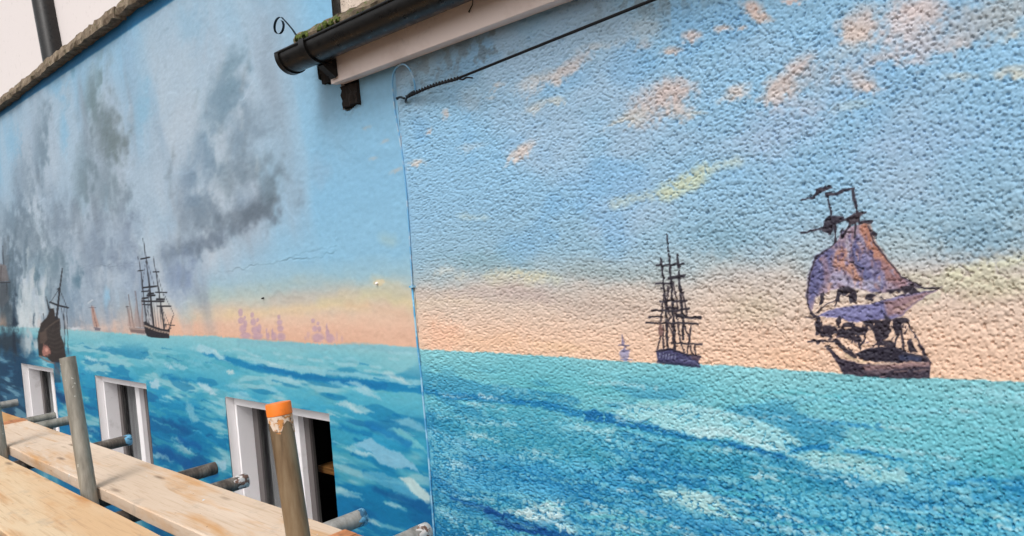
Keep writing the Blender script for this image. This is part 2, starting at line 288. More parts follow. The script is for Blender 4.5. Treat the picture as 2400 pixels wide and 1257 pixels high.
    for (x, y, rx, ry, c, al, ang) in [(20, 800, 70, 44, (38, 56, 70), .95, 0), (112, 806, 44, 34, (92, 114, 128), .9, 0), (140, 790, 22, 26, (150, 172, 184), .8, 0), (66, 800, 20, 44, (196, 208, 214), .85, 0), (88, 812, 12, 30, (206, 216, 220), .8, 0), (52, 806, 8, 36, (120, 142, 156), .7, 0), (34, 800, 8, 50, (22, 40, 58), .9, 0), (150, 828, 30, 10, (60, 110, 140), .6, 0), (128, 842, 26, 12, (30, 52, 74), .8, 0)]:
        m.blob(x, y, rx, ry, c, al, ang, .8, 0, 5, .4, None, .2)
    DK, DD, LT, WH, TQ = (6, 122, 176), (4, 92, 152), (140, 202, 218), (190, 222, 228), (84, 178, 194)
    # long wave lines
    m.line([(480, 826), (540, 846), (620, 868), (720, 884), (830, 898), (985, 912)], (12, 22), (16, 132, 184), .9, 5, 2, 5)
    m.line([(610, 862), (700, 880), (800, 894), (900, 905)], (8, 16), (8, 116, 174), .7, 5, 2, 4)
    m.line([(740, 868), (830, 880), (920, 890), (985, 897)], (8, 14), LT, .85, 5, 2, 4); m.line([(600, 848), (680, 862), (760, 876)], 9, LT, .8, 4, 2, 4)
    m.line([(560, 802), (660, 806), (760, 814), (860, 812), (975, 824)], 14, (132, 190, 204), .7, 7, 2, 4)
    m.line([(470, 815), (500, 826), (520, 840)], (16, 10), (160, 208, 222), .9, 4, 2, 4); m.line([(560, 838), (600, 842), (630, 852)], 8, (150, 204, 216), .8, 4, 2, 3)
    for (x, y, L, w) in [(560, 819, 26, 6), (650, 828, 14, 6), (690, 836, 34, 7), (740, 842, 30, 7), (810, 854, 46, 8), (770, 838, 20, 5), (880, 860, 20, 6), (925, 841, 22, 7), (870, 870, 30, 6), (600, 833, 20, 5), (945, 826, 60, 6), (710, 860, 60, 9), (650, 858, 40, 8)]:
        m.line([(x - L / 2, y - 1), (x, y + 1), (x + L / 2, y + 3)], w, (150, 202, 214), .8, 3, 2, 2)
    m.line([(990, 915), (1040, 925), (1180, 938), (1290, 955), (1420, 980)], (10, 18), (20, 122, 178), .85, 7, 5, 4, dry=.1)
    m.line([(1380, 972), (1480, 992), (1600, 1018), (1720, 1045), (1835, 1072)], (26, 14), (16, 112, 172), .95, 6, 6, 5, dry=.06)
    m.line([(1060, 928), (1200, 938), (1300, 952)], 12, (18, 122, 180), .8, 6, 5, 4, dry=.05)
    m.line([(1830, 1056), (1880, 1052), (1935, 1050)], (6, 14), (22, 128, 184), .9, 4, 4, 3); m.line([(1985, 1055), (2040, 1062), (2100, 1075), (2140, 1085)], (12, 4), (30, 136, 190), .85, 5, 4, 4, dry=.1)
    m.line([(2225, 1130), (2300, 1128), (2360, 1140), (2420, 1150)], (14, 36), (24, 130, 186), .85, 9, 6, 6, dry=.15); m.line([(2290, 1160), (2420, 1175)], 22, (30, 136, 190), .6, 12, 6, 6, dry=.2)
    # pale rolling backs and foam on the rough wall
    for pts, c, al in [([(1420, 968), (1500, 948), (1600, 945), (1700, 960), (1790, 985), (1840, 1010), (1880, 1040), (1840, 1060), (1780, 1045), (1690, 1022), (1640, 1028), (1580, 1008), (1500, 988)], (150, 204, 212), .85),
                       ([(1600, 1000), (1690, 1000), (1780, 1025), (1840, 1055), (1800, 1052), (1700, 1022), (1640, 1026)], (170, 210, 216), .8),
                       ([(1850, 1068), (1930, 1056), (2000, 1068), (2080, 1090), (2150, 1110), (2120, 1130), (2060, 1130), (1990, 1110), (1930, 1108)], (148, 200, 204), .75),
                       ([(1200, 1200), (1250, 1188), (1290, 1170), (1325, 1172), (1320, 1200), (1345, 1225), (1352, 1252), (1330, 1250), (1300, 1225), (1270, 1235), (1245, 1222)], (192, 222, 228), .95),
                       ([(1535, 1150), (1600, 1142), (1660, 1152), (1690, 1175), (1740, 1215), (1700, 1215), (1640, 1200), (1560, 1180)], (172, 212, 212), .85),
                       ([(1110, 1182), (1160, 1190), (1210, 1205), (1190, 1212), (1130, 1200)], (150, 204, 220), .75), ([(1440, 955), (1540, 935), (1620, 935), (1560, 950)], (140, 200, 204), .5)]:
        m.poly(pts, tuple(min(k_ + 14, 240) for k_ in c), min(al + .1, 1), 9, 6, 6, dry=.08)
    m.line([(1060, 1165), (1140, 1195), (1240, 1235), (1330, 1260)], (10, 30), (6, 78, 150), .85, 8, 6, 6, dry=.05); m.line([(1150, 1205), (1210, 1232), (1262, 1240), (1300, 1262)], 26, (6, 74, 146), .8, 8, 5, 5)
    for pts, w, c in [([(1080, 985), (1120, 990), (1160, 995)], 12, (160, 208, 220)), ([(1040, 975), (1055, 978)], 8, (170, 212, 222)), ([(1360, 1000), (1410, 1006), (1440, 1010)], 12, (160, 206, 214)), ([(1280, 985), (1340, 992)], 12, (132, 196, 212)), ([(1280, 1052), (1312, 1058)], 9, (150, 204, 214)), ([(1020, 1010), (1060, 1030), (1100, 1045)], 14, (132, 192, 220)), ([(1060, 1085), (1110, 1100)], 18, (140, 196, 222)), ([(1030, 1195), (1060, 1210), (1090, 1228)], 14, (150, 204, 224)), ([(1020, 1110), (1070, 1150), (1100, 1160)], 10, (120, 186, 220)),
                      ([(1360, 1090), (1400, 1120), (1460, 1140)], 46, (100, 184, 216)), ([(1100, 1130), (1200, 1150), (1300, 1150)], 34, (84, 174, 212)), ([(1460, 1180), (1540, 1200), (1640, 1225), (1760, 1260)], 20, (96, 180, 214)), ([(1800, 1150), (1900, 1175), (2000, 1215)], 40, (100, 186, 212)), ([(1240, 1090), (1330, 1100)], 26, (90, 180, 212)), ([(2100, 1190), (2230, 1220), (2400, 1240)], 40, (100, 186, 214)), ([(1880, 980), (2000, 990), (2150, 1000)], 24, (126, 196, 210)), ([(1980, 940), (2120, 960), (2300, 970)], 22, (124, 194, 210)), ([(2260, 910), (2400, 925)], 26, (140, 200, 212)), ([(1750, 920), (1850, 925), (1960, 935)], 16, (130, 198, 210))]:
        m.line(pts, w, tuple(min(k_ + 10, 240) for k_ in c), .8, 14, 6, 8, dry=.22)
    for pts, w in [([(1120, 1090), (1260, 1110), (1380, 1160)], 60), ([(1450, 1130), (1600, 1230), (1700, 1257)], 60), ([(1030, 1140), (1100, 1180)], 60), ([(1900, 1120), (2050, 1170), (2250, 1200)], 46), ([(1500, 1100), (1650, 1120)], 30)]:
        m.line(pts, w, (14, 114, 176), .34, 40, 6, 12, dry=-.1)
    for pts, w in [([(1060, 1000), (1250, 1030), (1400, 1060)], 60), ([(1600, 1060), (1800, 1110), (1950, 1150)], 60), ([(1150, 960), (1300, 985)], 30)]:
        m.line(pts, w, (50, 150, 178), .5, 40, 6, 12)
    # choppy brush marks on the smooth wall
    rs = np.random.RandomState(11)
    for k in range(230):
        f_ = rs.rand() ** .8; x = 90 + 900 * rs.rand(); y0 = np.interp(x, HORX, HORY); y = y0 + 24 + f_ * (300 + .25 * x)
        sc = (.35 + x / 900) * (.6 + f_); L = rs.uniform(12, 44) * sc; tilt = .22 + .25 * f_ + rs.uniform(-.12, .12)
        r = rs.rand(); c, al = ((LT, .6) if r < .30 else (WH, .6) if r < .36 else (DK, .75) if r < .66 else (TQ, .65) if r < .9 else (DD, .6))
        if c in (DD,) and f_ < .35: c = DK
        w = rs.uniform(3, 9) * sc * .8
        m.line([(x - L / 2, y - L * tilt / 2), (x, y - rs.uniform(-2, 4)), (x + L / 2, y + L * tilt / 2)], (w, w * .25), c, al, 3.5, 2, 5)
    for pts, c, al in [([(830, 1040), (870, 1028), (905, 1048), (940, 1062), (965, 1085), (985, 1110), (955, 1098), (930, 1100), (890, 1085), (870, 1062)], (138, 196, 222), .9), ([(880, 1010), (940, 1005), (975, 1030), (1005, 1065), (960, 1045), (920, 1032)], (120, 196, 208), .8), ([(812, 940), (850, 950), (875, 965), (845, 970), (820, 958)], (150, 204, 216), .85),
                       ([(935, 1122), (960, 1120), (985, 1138), (1010, 1165), (1012, 1188), (990, 1172), (962, 1150)], (200, 226, 226), .95), ([(845, 1105), (900, 1108), (940, 1128), (990, 1172), (960, 1172), (905, 1140), (860, 1122)], (96, 178, 210), .75), ([(462, 896), (482, 898), (500, 918), (512, 930), (492, 926), (470, 908)], (178, 214, 226), .9), ([(505, 1080), (530, 1078), (534, 1100), (522, 1104), (512, 1090)], (170, 210, 228), .85),
                       ([(400, 850), (420, 852), (440, 862), (428, 868), (408, 858)], (150, 204, 220), .8), ([(530, 870), (545, 868), (550, 876), (538, 878)], (196, 222, 226), .9), ([(435, 940), (452, 955), (470, 985), (450, 990), (436, 965)], (126, 192, 214), .8), ([(350, 895), (366, 888), (380, 905), (372, 914), (356, 910)], (176, 212, 226), .9), ([(385, 850), (398, 856), (412, 866), (398, 866)], (170, 208, 222), .8)]:
        m.poly(pts, c, al, 5, 3, 5)
    for pts, w, c in [([(880, 1150), (940, 1168), (1010, 1195)], (10, 26), DD), ([(860, 990), (900, 1012), (960, 1040)], 16, (14, 120, 180)), ([(800, 1000), (830, 1010), (870, 1020)], 12, DK), ([(440, 1095), (470, 1080), (500, 1110)], 26, DD), ([(420, 1030), (470, 1050)], 16, (10, 100, 168)), ([(380, 1060), (440, 1085)], 24, (8, 92, 160)), ([(120, 905), (150, 940)], 14, (10, 60, 110)), ([(380, 880), (440, 894)], 8, DK), ([(385, 985), (440, 1010)], 12, DD), ([(190, 990), (215, 1010)], 14, DD)]:
        m.line(pts, w, c, .8, 9, 2, 6)
    for k in range(70):
        x = rs.uniform(1030, 2400); y0 = np.interp(x, HORX, HORY); f_ = rs.rand() ** .7; y = y0 + 40 + f_ * (1290 - y0 - 40); L = rs.uniform(24, 90); tl = .10 + .3 * f_ * (1.3 - x / 2400)
        c = [(156, 208, 222), (176, 216, 224), (128, 198, 216), (196, 224, 228)][rs.randint(4)]
        m.line([(x - L / 2, y - L * tl / 2), (x, y + rs.uniform(-4, 3)), (x + L / 2, y + L * tl / 2)], (rs.uniform(6, 16), 3), c, .78, 8, 6, 6, dry=.2)
    for k in range(64):
        x = rs.uniform(1000, 2300); y0 = np.interp(x, HORX, HORY); f_ = rs.rand() ** .8; y = y0 + 34 + f_ * (1300 - y0); L = rs.uniform(110, 300); sl_ = .07 + .17 * f_; bow = rs.uniform(-10, 14)
        c = [(158, 212, 226), (134, 204, 218), (176, 218, 228), (28, 128, 182), (44, 148, 186), (90, 190, 204)][rs.randint(6)]
        m.line([(x, y), (x + L * .35, y + L * .35 * sl_ + bow), (x + L * .7, y + L * .7 * sl_ + bow * .6), (x + L, y + L * sl_)], (rs.uniform(3, 8), rs.uniform(6, 14)), c, .62, 7, 5, 7, dry=.18)
    for k in range(60):
        x = rs.uniform(150, 980); y0 = np.interp(x, HORX, HORY); f_ = rs.rand(); y = y0 + 30 + f_ * (200 + .2 * x); sc = .4 + x / 900; L = rs.uniform(12, 34) * sc
        m.poly([(x - L, y - L * .25), (x - L * .2, y - L * .3 - rs.uniform(0, 6)), (x + L * .6, y + L * .12), (x + L, y + L * .42), (x + L * .2, y + L * .2), (x - L * .5, y - L * .02)], [(150, 206, 222), (176, 216, 228), (196, 224, 230)][rs.randint(3)], rs.uniform(.4, .75), 6, 3, 6)
    # ---- the painted ships
    def zz_(ox, oy, s_):
        return lambda *p: [(ox + a / s_, oy + b / s_) for a, b in p]
    L_ = zz_(0, 500, 3.1417); BK = (34, 36, 44)
    m.cur = 10                                                     # the frigate
    for p, w in [(L_((1053, 185), (1078, 330), (1100, 500), (1135, 850)), (1.4, 3.6)), (L_((1018, 320), (1040, 440), (1055, 560), (1080, 810)), (1.2, 3.2)), (L_((1130, 315), (1150, 430), (1170, 570), (1210, 850)), (1.2, 3.4))]:
        m.line(p, w, BK, .95, 1.2, .3)
    for a_, b_, w in [((1042, 337), (1103, 325), 3.6), ((1018, 425), (1057, 420), 2.6), ((1130, 432), (1172, 432), 2.8), ((1055, 548), (1150, 538), 4.2), ((1145, 582), (1226, 584), 3), ((1042, 578), (1100, 573), 3), ((1088, 605), (1140, 605), 4.6), ((1048, 628), (1092, 622), 4), ((1045, 648), (1208, 650), 4), ((1158, 684), (1256, 685), 3.4), ((1048, 672), (1112, 675), 3), ((1155, 634), (1206, 634), 5), ((1098, 590), (1130, 590), 4)]:
        m.line(L_(a_, b_), w, (28, 28, 36), .95, 1.2, .3)
    for a_, b_ in [((1110, 550), (1072, 805)), ((1095, 560), (1092, 815)), ((1135, 650), (1152, 850)), ((1165, 600), (1232, 850)), ((1190, 690), (1262, 850)), ((1210, 600), (1284, 750)), ((1175, 690), (1196, 845)), ((1078, 345), (1045, 570)), ((1085, 345), (1140, 540)), ((1056, 640), (1075, 800)), ((1105, 660), (1125, 830)), ((1180, 690), (1225, 850)), ((1120, 660), (1100, 815)), ((1155, 440), (1215, 640)), ((1040, 440), (1050, 640)), ((1150, 650), (1170, 840)), ((1200, 690), (1215, 850))]:
        m.line(L_(a_, b_), 1.2, (52, 54, 64), .7, 1.2, .2)
    m.poly(L_((1058, 800), (1076, 798), (1110, 822), (1150, 838), (1200, 852), (1240, 858), (1256, 838), (1275, 755), (1264, 810), (1250, 875), (1250, 920), (1200, 921), (1120, 915), (1085, 906), (1066, 872)), (36, 34, 42), 1, 1.6, .4)
    m.line(L_((1070, 830), (1110, 848), (1170, 868), (1245, 882)), 4.4, (176, 158, 144), .9, 1.6, .3)
    for k in range(8):
        a_ = 1085 + k * 20; m.line(L_((a_, 843 + k * 5.5), (a_ + 5, 845 + k * 5.5)), 2.4, (60, 50, 52), .8, 1, 0)
    m.line(L_((1218, 820), (1288, 826)), 2, BK, .9, 1.2, .2); m.line(L_((1240, 862), (1278, 752)), 1.6, BK, .9, 1.2, .2)
    m.cur = 11                                                     # schooner behind it
    for p, w in [(L_((948, 600), (985, 842)), 2.2), (L_((997, 575), (1032, 840)), 2.4), (L_((938, 685), (962, 835)), 2.4), (L_((1045, 630), (1052, 840)), 2)]:
        m.line(p, w, (112, 98, 98), .8, 1.6, .3)
    for p in [L_((950, 690), (985, 840), (940, 830)), L_((1000, 650), (1035, 840), (985, 835)), L_((1045, 660), (1062, 840), (1030, 838))]:
        m.poly(p, (168, 142, 134), .55, 3, .6)
    m.poly(L_((948, 843), (1066, 850), (1068, 888), (965, 878)), (128, 108, 106), .95, 2, .4); m.line(L_((952, 850), (1062, 858)), 2, (200, 180, 168), .7, 1.5, .2); m.line(L_((930, 690), (948, 686)), 2, (60, 60, 66), .7, 1.5)
    m.cur = 12                                                     # small tan sail in the smoke
    m.poly(L_((670, 690), (690, 685), (715, 770), (735, 835), (690, 838), (680, 780)), (190, 150, 134), .85, 3, .6); m.line(L_((676, 680), (715, 840)), 1.6, (110, 80, 78), .7, 1.4); m.poly(L_((690, 838), (742, 846), (738, 866), (700, 862)), (112, 106, 118), .9, 1.8, .3)
    m.line(L_((655, 660), (680, 640)), 3, (214, 220, 226), .7, 2); m.line(L_((660, 695), (706, 696)), 1.8, (90, 88, 100), .7, 1.4)
    m.cur = 13                                                     # the dismasted wreck
    m.poly(L_((300, 812), (345, 765), (368, 702), (398, 700), (408, 758), (442, 778), (448, 900), (472, 960), (488, 1055), (434, 1100), (384, 1096), (350, 1062), (286, 1050), (276, 920), (285, 870)), (50, 42, 40), 1, 2, .6)
    m.poly(L_((290, 880), (340, 862), (352, 930), (330, 960), (296, 960)), (92, 76, 68), .8, 3, .6); m.blob(340 / 3.1417, 500 + 1012 / 3.1417, 12, 17, (182, 124, 112), .9, 0, .5, 0, 1); m.blob(345 / 3.1417, 500 + 1005 / 3.1417, 4, 6, (226, 168, 152), .8, 0, .6)
    for k in range(6):
        y_ = 842 + k * 32; m.line(L_((345 + k * 6, y_ + 10), (390 + k * 6, y_ + 26), (440 + k * 6, y_)), 2.2, (84, 74, 68), .5, 3, 1)
    m.line(L_((330, 860), (380, 820), (438, 782)), 3, (104, 90, 80), .6, 2.5, .8)
    m.line(L_((458, 408), (440, 560), (418, 775)), (2.6, 5.4), (36, 38, 46), .95, 1.3, .3); m.line(L_((370, 655), (430, 680), (500, 696)), 4.2, BK, .95, 1.3, .4); m.line(L_((340, 615), (352, 670), (366, 722)), (2.2, 5), (40, 44, 52), .9, 1.5, .4); m.blob(434 / 3.1417, 500 + 560 / 3.1417, 3.6, 4.5, BK, .95, 0, .3)
    for a_, b_ in [((435, 560), (374, 655)), ((440, 560), (492, 692)), ((490, 690), (504, 1040)), ((452, 700), (482, 850)), ((470, 690), (478, 980)), ((318, 740), (322, 800))]:
        m.line(L_(a_, b_), 1.6, (44, 52, 62), .8, 1.2, .3)
    m.line(L_((292, 1052), (340, 1085), (405, 1108)), 4, (142, 116, 108), .8, 2, .8); m.line(L_((400, 1100), (415, 1140), (440, 1180)), 3, (150, 130, 126), .6, 2, 1.2); m.poly(L_((400, 1090), (440, 1080), (450, 1250), (392, 1250)), (36, 44, 66), .6, 4, 2)
    m.cur = 14                                                     # burning ship at the frame's edge
    m.line(L_((18, 240), (28, 380)), (1.4, 3), (56, 66, 76), .9, 1.4, .3); m.line(L_((-30, 512), (76, 510)), 3, (44, 46, 54), .9, 1.4, .3)
    m.poly(L_((-40, 400), (0, 372), (45, 385), (70, 500), (-40, 505)), (120, 108, 106), .7, 3, 1); m.poly(L_((-40, 520), (60, 518), (66, 640), (20, 700), (-40, 660)), (88, 92, 98), .6, 4, 1); m.line(L_((10, 390), (4, 500)), 2, (70, 60, 62), .7, 1.5); m.line(L_((50, 515), (52, 600)), 2, (30, 36, 46), .7, 1.5)
    P2 = zz_(480, 500, 3.1433); LC = (188, 158, 180)
    for lab, blobs in [(15, [(262, 732, 17, 30), (266, 790, 22, 24), (284, 850, 28, 36), (300, 900, 40, 27), (293, 768, 8, 14), (300, 812, 16, 28)]), (16, [(348, 748, 12, 22), (358, 800, 20, 30), (370, 860, 28, 36), (388, 906, 40, 27), (388, 785, 8, 16), (402, 850, 15, 36)]),
                       (17, [(457, 870, 5, 30), (466, 905, 14, 30)]), (18, [(500, 870, 7, 28), (508, 905, 20, 34)]), (19, [(547, 764, 12, 20), (552, 805, 20, 22), (557, 850, 24, 26), (562, 910, 30, 30)]),
                       (20, [(800, 790, 15, 20), (836, 810, 11, 16), (814, 850, 22, 26), (848, 852, 15, 26), (840, 915, 48, 40)]), (21, [(902, 835, 6, 26), (905, 880, 12, 34), (922, 922, 28, 34)])]:
        m.cur = lab
        for (a_, b_, c_, d_) in blobs:
            m.blob(480 + a_ / 3.1433, 500 + b_ / 3.1433, c_ / 3.1433 * 1.3, d_ / 3.1433 * 1.12, LC, .72, 0, .5, 0, 1.5, .18, None, .3)
            m.line(P2((a_ - c_ * .7, b_ + d_ * .8), (a_ + c_ * .7, b_ + d_ * .85)), 1.2, (168, 136, 164), .4, 2, .3)
    m.cur = 0
    for (a_, b_, c_, d_) in [(765, 900, 18, 44), (742, 920, 10, 30), (975, 905, 12, 50), (1015, 925, 14, 38), (560, 720, 3, 30), (955, 930, 10, 30)]:
        m.blob(480 + a_ / 3.1433, 500 + b_ / 3.1433, c_ / 3.1433, d_ / 3.1433, (200, 164, 176), .5, 0, .7, 0, 1, .25)
    # three-master on the roughcast
    m.cur = 22; Q = zz_(1400, 500, 3.143); K = (38, 34, 46)
    for p, w in [(Q((517, 155), (522, 215), (531, 280)), (3, 5)), (Q((533, 300), (540, 390), (550, 490), (562, 700), (575, 1000)), (5, 6.5)), (Q((472, 330), (485, 400), (498, 540), (510, 650), (515, 800), (522, 990)), (4.5, 6.5)), (Q((598, 305), (605, 400)), (4.5, 6)), (Q((608, 430), (612, 480), (620, 580), (630, 700), (640, 800), (634, 925)), (5, 6.5))]:
        m.line(p, w, K, .95, 2, 2)
    for p, w in [(Q((447, 385), (525, 384)), 4.5), (Q((555, 378), (640, 372)), 4.5), (Q((530, 475), (590, 468), (645, 465)), 7), (Q((442, 520), (510, 514), (562, 515)), 5), (Q((475, 552), (500, 556)), 4), (Q((470, 646), (560, 646), (660, 640)), 5.5), (Q((410, 712), (500, 718), (600, 716), (682, 700)), 5), (Q((390, 762), (480, 765)), 4.5), (Q((590, 752), (660, 765), (765, 769)), 7), (Q((368, 805), (520, 808), (640, 808), (746, 818)), 5), (Q((555, 955), (640, 958), (772, 968)), 4.5), (Q((520, 694), (590, 700)), 5), (Q((600, 745), (660, 757)), 7)]:
        m.line(p, w, K, .92, 2, 2.4)
    for p in [((500, 560), (484, 680), (478, 790)), ((530, 540), (526, 620), (515, 700)), ((560, 510), (580, 580), (600, 690)), ((575, 700), (600, 800)), ((640, 580), (650, 660), (666, 745)), ((520, 810), (560, 890), (578, 1000)), ((596, 800), (612, 930), (642, 1022)), ((640, 800), (685, 920), (664, 1032)), ((697, 830), (678, 960)), ((490, 830), (495, 992)), ((476, 900), (450, 1002)), ((690, 980), (706, 1045)), ((725, 975), (727, 1048)), ((510, 660), (545, 760), (520, 810)), ((612, 520), (632, 590), (618, 660)), ((548, 560), (560, 640)), ((600, 690), (590, 770)), ((545, 810), (570, 880))]:
        m.line(Q(*p), 4, (48, 40, 50), .88, 2, 2.4)
    m.blob(1400 + 470 / 3.143, 500 + 862 / 3.143, 8, 15, (116, 86, 84), .9, 0, .4, 1, 1); m.blob(1400 + 618 / 3.143, 500 + 545 / 3.143, 4, 9, K, .9, -20, .4, 1, 1)
    m.poly(Q((437, 1015), (480, 1000), (545, 997), (600, 1014), (680, 1045), (772, 1053), (748, 1085), (756, 1132), (680, 1124), (600, 1112), (520, 1106), (450, 1092)), (66, 66, 104), 1, 3, 2)
    m.line(Q((440, 1018), (545, 1000), (680, 1048), (765, 1056)), 4, (36, 34, 52), .9, 2.5, 1.5); m.line(Q((452, 1092), (600, 1110), (754, 1130)), 6, (40, 44, 74), .9, 3, 1.5); m.poly(Q((690, 1050), (770, 1055), (748, 1085), (700, 1075)), (88, 70, 82), .8, 3, 2)
    for k in range(6):
        m.line(Q((468 + k * 22, 1030 + k * 2), (466 + k * 22, 1062 + k * 2)), 2.6, (150, 156, 184), .75, 2, 1.5)
    m.line(Q((620, 1078), (690, 1088), (740, 1108)), 5, (120, 124, 164), .7, 4, 2)
    m.cur = 23                                                     # little lilac ship
    m.blob(1400 + 205 / 3.143, 500 + 1035 / 3.143, 12, 15, (156, 156, 192), .85, 0, .4, 2, 2); m.line(Q((190, 895), (192, 930), (196, 970)), (2, 6), (116, 112, 150), .85, 2.5, 1); m.line(Q((168, 970), (240, 976)), 3, (96, 96, 130), .85, 2, 1); m.line(Q((210, 985), (200, 1020), (240, 1010)), 4, (110, 110, 150), .7, 2.5, 1.5); m.line(Q((180, 1076), (260, 1078)), 3, (110, 120, 160), .7, 2, 1)
    # tattered galleon
    m.cur = 24; G = zz_(1850, 400, 2.4175); K = (44, 38, 52)
    m.poly(G((270, 400), (300, 350), (330, 322), (400, 305), (450, 318), (480, 400), (560, 510), (640, 600), (770, 668), (690, 660), (560, 695), (470, 690), (400, 668), (300, 664), (220, 684), (150, 722), (134, 805), (108, 770), (105, 690), (125, 580), (155, 490), (230, 440)), (158, 140, 158), 1, 3, 3)
    m.poly(G((118, 600), (155, 490), (230, 440), (262, 462), (240, 560), (205, 630), (170, 690), (120, 770), (105, 690)), (98, 100, 146), .92, 12, 4); m.line(G((200, 500), (215, 560), (215, 610)), 14, (150, 124, 140), .7, 8, 3)
    m.blob(1850 + 290 / 2.4175, 400 + 490 / 2.4175, 18, 34, (186, 138, 122), .9, 10, .6, 3, 3); m.line(G((330, 540), (370, 570), (400, 620)), 24, (190, 142, 124), .9, 8, 3); m.line(G((430, 325), (470, 430), (540, 530), (600, 600)), (26, 26), (182, 128, 108), .92, 8, 3); m.line(G((500, 520), (560, 570), (640, 640)), 24, (150, 116, 124), .8, 8, 3)
    m.line(G((385, 380), (380, 460), (420, 540), (490, 640)), (16, 40), (98, 102, 148), .9, 8, 3); m.line(G((420, 480), (470, 540), (510, 600)), 30, (126, 122, 160), .8, 8, 3); m.line(G((300, 610), (350, 640), (420, 650), (500, 640)), 20, (176, 172, 196), .85, 8, 3); m.line(G((345, 350), (330, 420), (345, 480)), 12, (178, 172, 192), .8, 6, 3); m.line(G((250, 640), (270, 590)), 22, (160, 156, 186), .7, 8, 3)
    rs = np.random.RandomState(41)
    for k in range(95):
        y = rs.uniform(340, 660); xl = np.interp(y, [340, 440, 490, 580, 660], [310, 245, 165, 130, 125]); xr_ = np.interp(y, [340, 400, 510, 600, 660], [440, 470, 545, 620, 690]); x = rs.uniform(xl, xr_)
        c = [(74, 72, 116), (92, 88, 136), (124, 94, 104), (196, 150, 134), (172, 168, 196), (62, 54, 82), (146, 110, 110)][rs.randint(7)]
        L = rs.uniform(10, 44); an = math.atan2(1, (x - 330) / 420)
        m.line(G((x, y), (x + L * math.cos(an), y + L * math.sin(an))), (rs.uniform(3, 9), 2), c, .62, 4, 4, 2)
    for p, w in [(((230, 440), (155, 490), (125, 580), (105, 690), (110, 770), (135, 805)), 4), (((450, 318), (480, 400), (560, 510), (640, 600), (770, 668)), 4), (((270, 400), (240, 430)), 4), (((345, 515), (420, 560)), 3)]:
        m.line(G(*p), w, (52, 44, 60), .9, 2.5, 2)
    for p, w in [(((75, 168), (130, 157), (165, 122), (235, 97)), (4, 9)), (((212, 140), (265, 132), (310, 112), (370, 105)), (9, 6)), (((218, 135), (226, 185), (240, 250)), (4, 5)), (((363, 108), (370, 160), (388, 240)), (6, 7)), (((72, 356), (130, 342), (195, 332)), (4, 8)), (((385, 245), (398, 300)), 5), (((400, 245), (436, 241)), 4), (((408, 292), (462, 296)), (6, 9)), (((475, 350), (492, 362)), 8), (((265, 300), (264, 400)), 5), (((300, 330), (296, 385)), 4), (((345, 310), (300, 375)), 5), (((376, 295), (372, 380)), 5), (((228, 340), (230, 360)), 8), (((160, 118), (205, 95)), 8)]:
        m.line(G(*p), w, K, .95, 2.2, 3.4)
    m.poly(G((195, 292), (230, 256), (308, 258), (322, 285), (272, 300), (252, 340), (225, 362), (188, 348)), K, .95, 3, 3); m.poly(G((315, 272), (370, 238), (436, 240), (402, 262), (395, 288), (340, 312)), (56, 44, 54), .95, 3, 3)
    m.poly(G((155, 822), (230, 792), (330, 770), (450, 760), (560, 728), (700, 688), (836, 678), (760, 722), (700, 762), (640, 822), (560, 842), (440, 852), (350, 858), (270, 832)), (112, 112, 160), .97, 4, 3); m.poly(G((540, 745), (700, 700), (836, 680), (760, 722), (700, 762), (640, 818), (560, 820)), (158, 126, 130), .9, 8, 3); m.line(G((250, 800), (350, 810), (460, 800)), 14, (140, 140, 186), .7, 6, 3); m.line(G((600, 790), (660, 770), (720, 730)), 10, (180, 150, 146), .7, 5, 3)
    for (x, y, rx, ry, an) in [(350, 690, 26, 15, 5), (370, 730, 13, 16, 0), (480, 712, 24, 13, -10), (510, 700, 16, 12, 0), (600, 690, 36, 12, -5), (680, 672, 26, 9, 8), (285, 705, 7, 16, 15), (180, 730, 5, 12, 10), (230, 905, 18, 15, 0), (175, 880, 10, 22, 0), (330, 940, 30, 12, 10), (300, 930, 16, 14, 0), (380, 905, 22, 10, 0), (500, 920, 12, 28, -15), (545, 900, 14, 30, 0), (560, 985, 34, 14, 0), (610, 885, 10, 22, 0), (640, 850, 14, 10, 0), (690, 990, 8, 18, -10), (480, 860, 22, 8, 0), (280, 860, 6, 14, 0), (340, 875, 14, 6, 0)]:
        m.blob(1850 + x / 2.4175, 400 + y / 2.4175, rx, ry, K, .95, an, .3, 5, 4, .6)
    for p, w in [(((680, 645), (770, 668), (862, 660)), (5, 3)), (((790, 690), (850, 665)), 3), (((160, 800), (200, 770), (262, 735)), 3), (((265, 770), (290, 690)), 4), (((135, 805), (165, 830), (160, 925)), 7), (((440, 878), (425, 960), (400, 1005)), 6), (((390, 930), (405, 1010)), 6), (((460, 870), (520, 965)), 10), (((632, 860), (648, 1015)), 6), (((668, 850), (730, 960), (765, 1015)), 4), (((690, 960), (720, 1020)), 6), (((112, 967), (200, 965), (272, 964)), 5), (((270, 960), (310, 1010), (375, 1052)), (8, 12)), (((740, 985), (800, 1090)), 7), (((225, 1010), (262, 1050), (300, 1075)), 8), (((100, 830), (150, 828)), 3), (((300, 905), (420, 930)), 8), (((610, 940), (600, 1000)), 6)]:
        m.line(G(*p), w, K, .93, 2.4, 4)
    rs = np.random.RandomState(23)
    for k in range(90):
        x = rs.uniform(160, 770); y = rs.uniform(690, 1010)
        if x > 640 and (y < 860 or x - 640 > (y - 820) * .9): continue
        if y < 870 and not (690 < y < 735 and 250 < x < 640): continue
        L = rs.uniform(8, 34); an = rs.uniform(-1.2, 1.2); c = K if rs.rand() < .72 else (96, 84, 104) if rs.rand() < .6 else (196, 172, 156)
        m.line(G((x, y), (x + L * math.cos(an), y + L * math.sin(an))), (rs.uniform(2.5, 6), 2), c, .85, 2.4, 3)
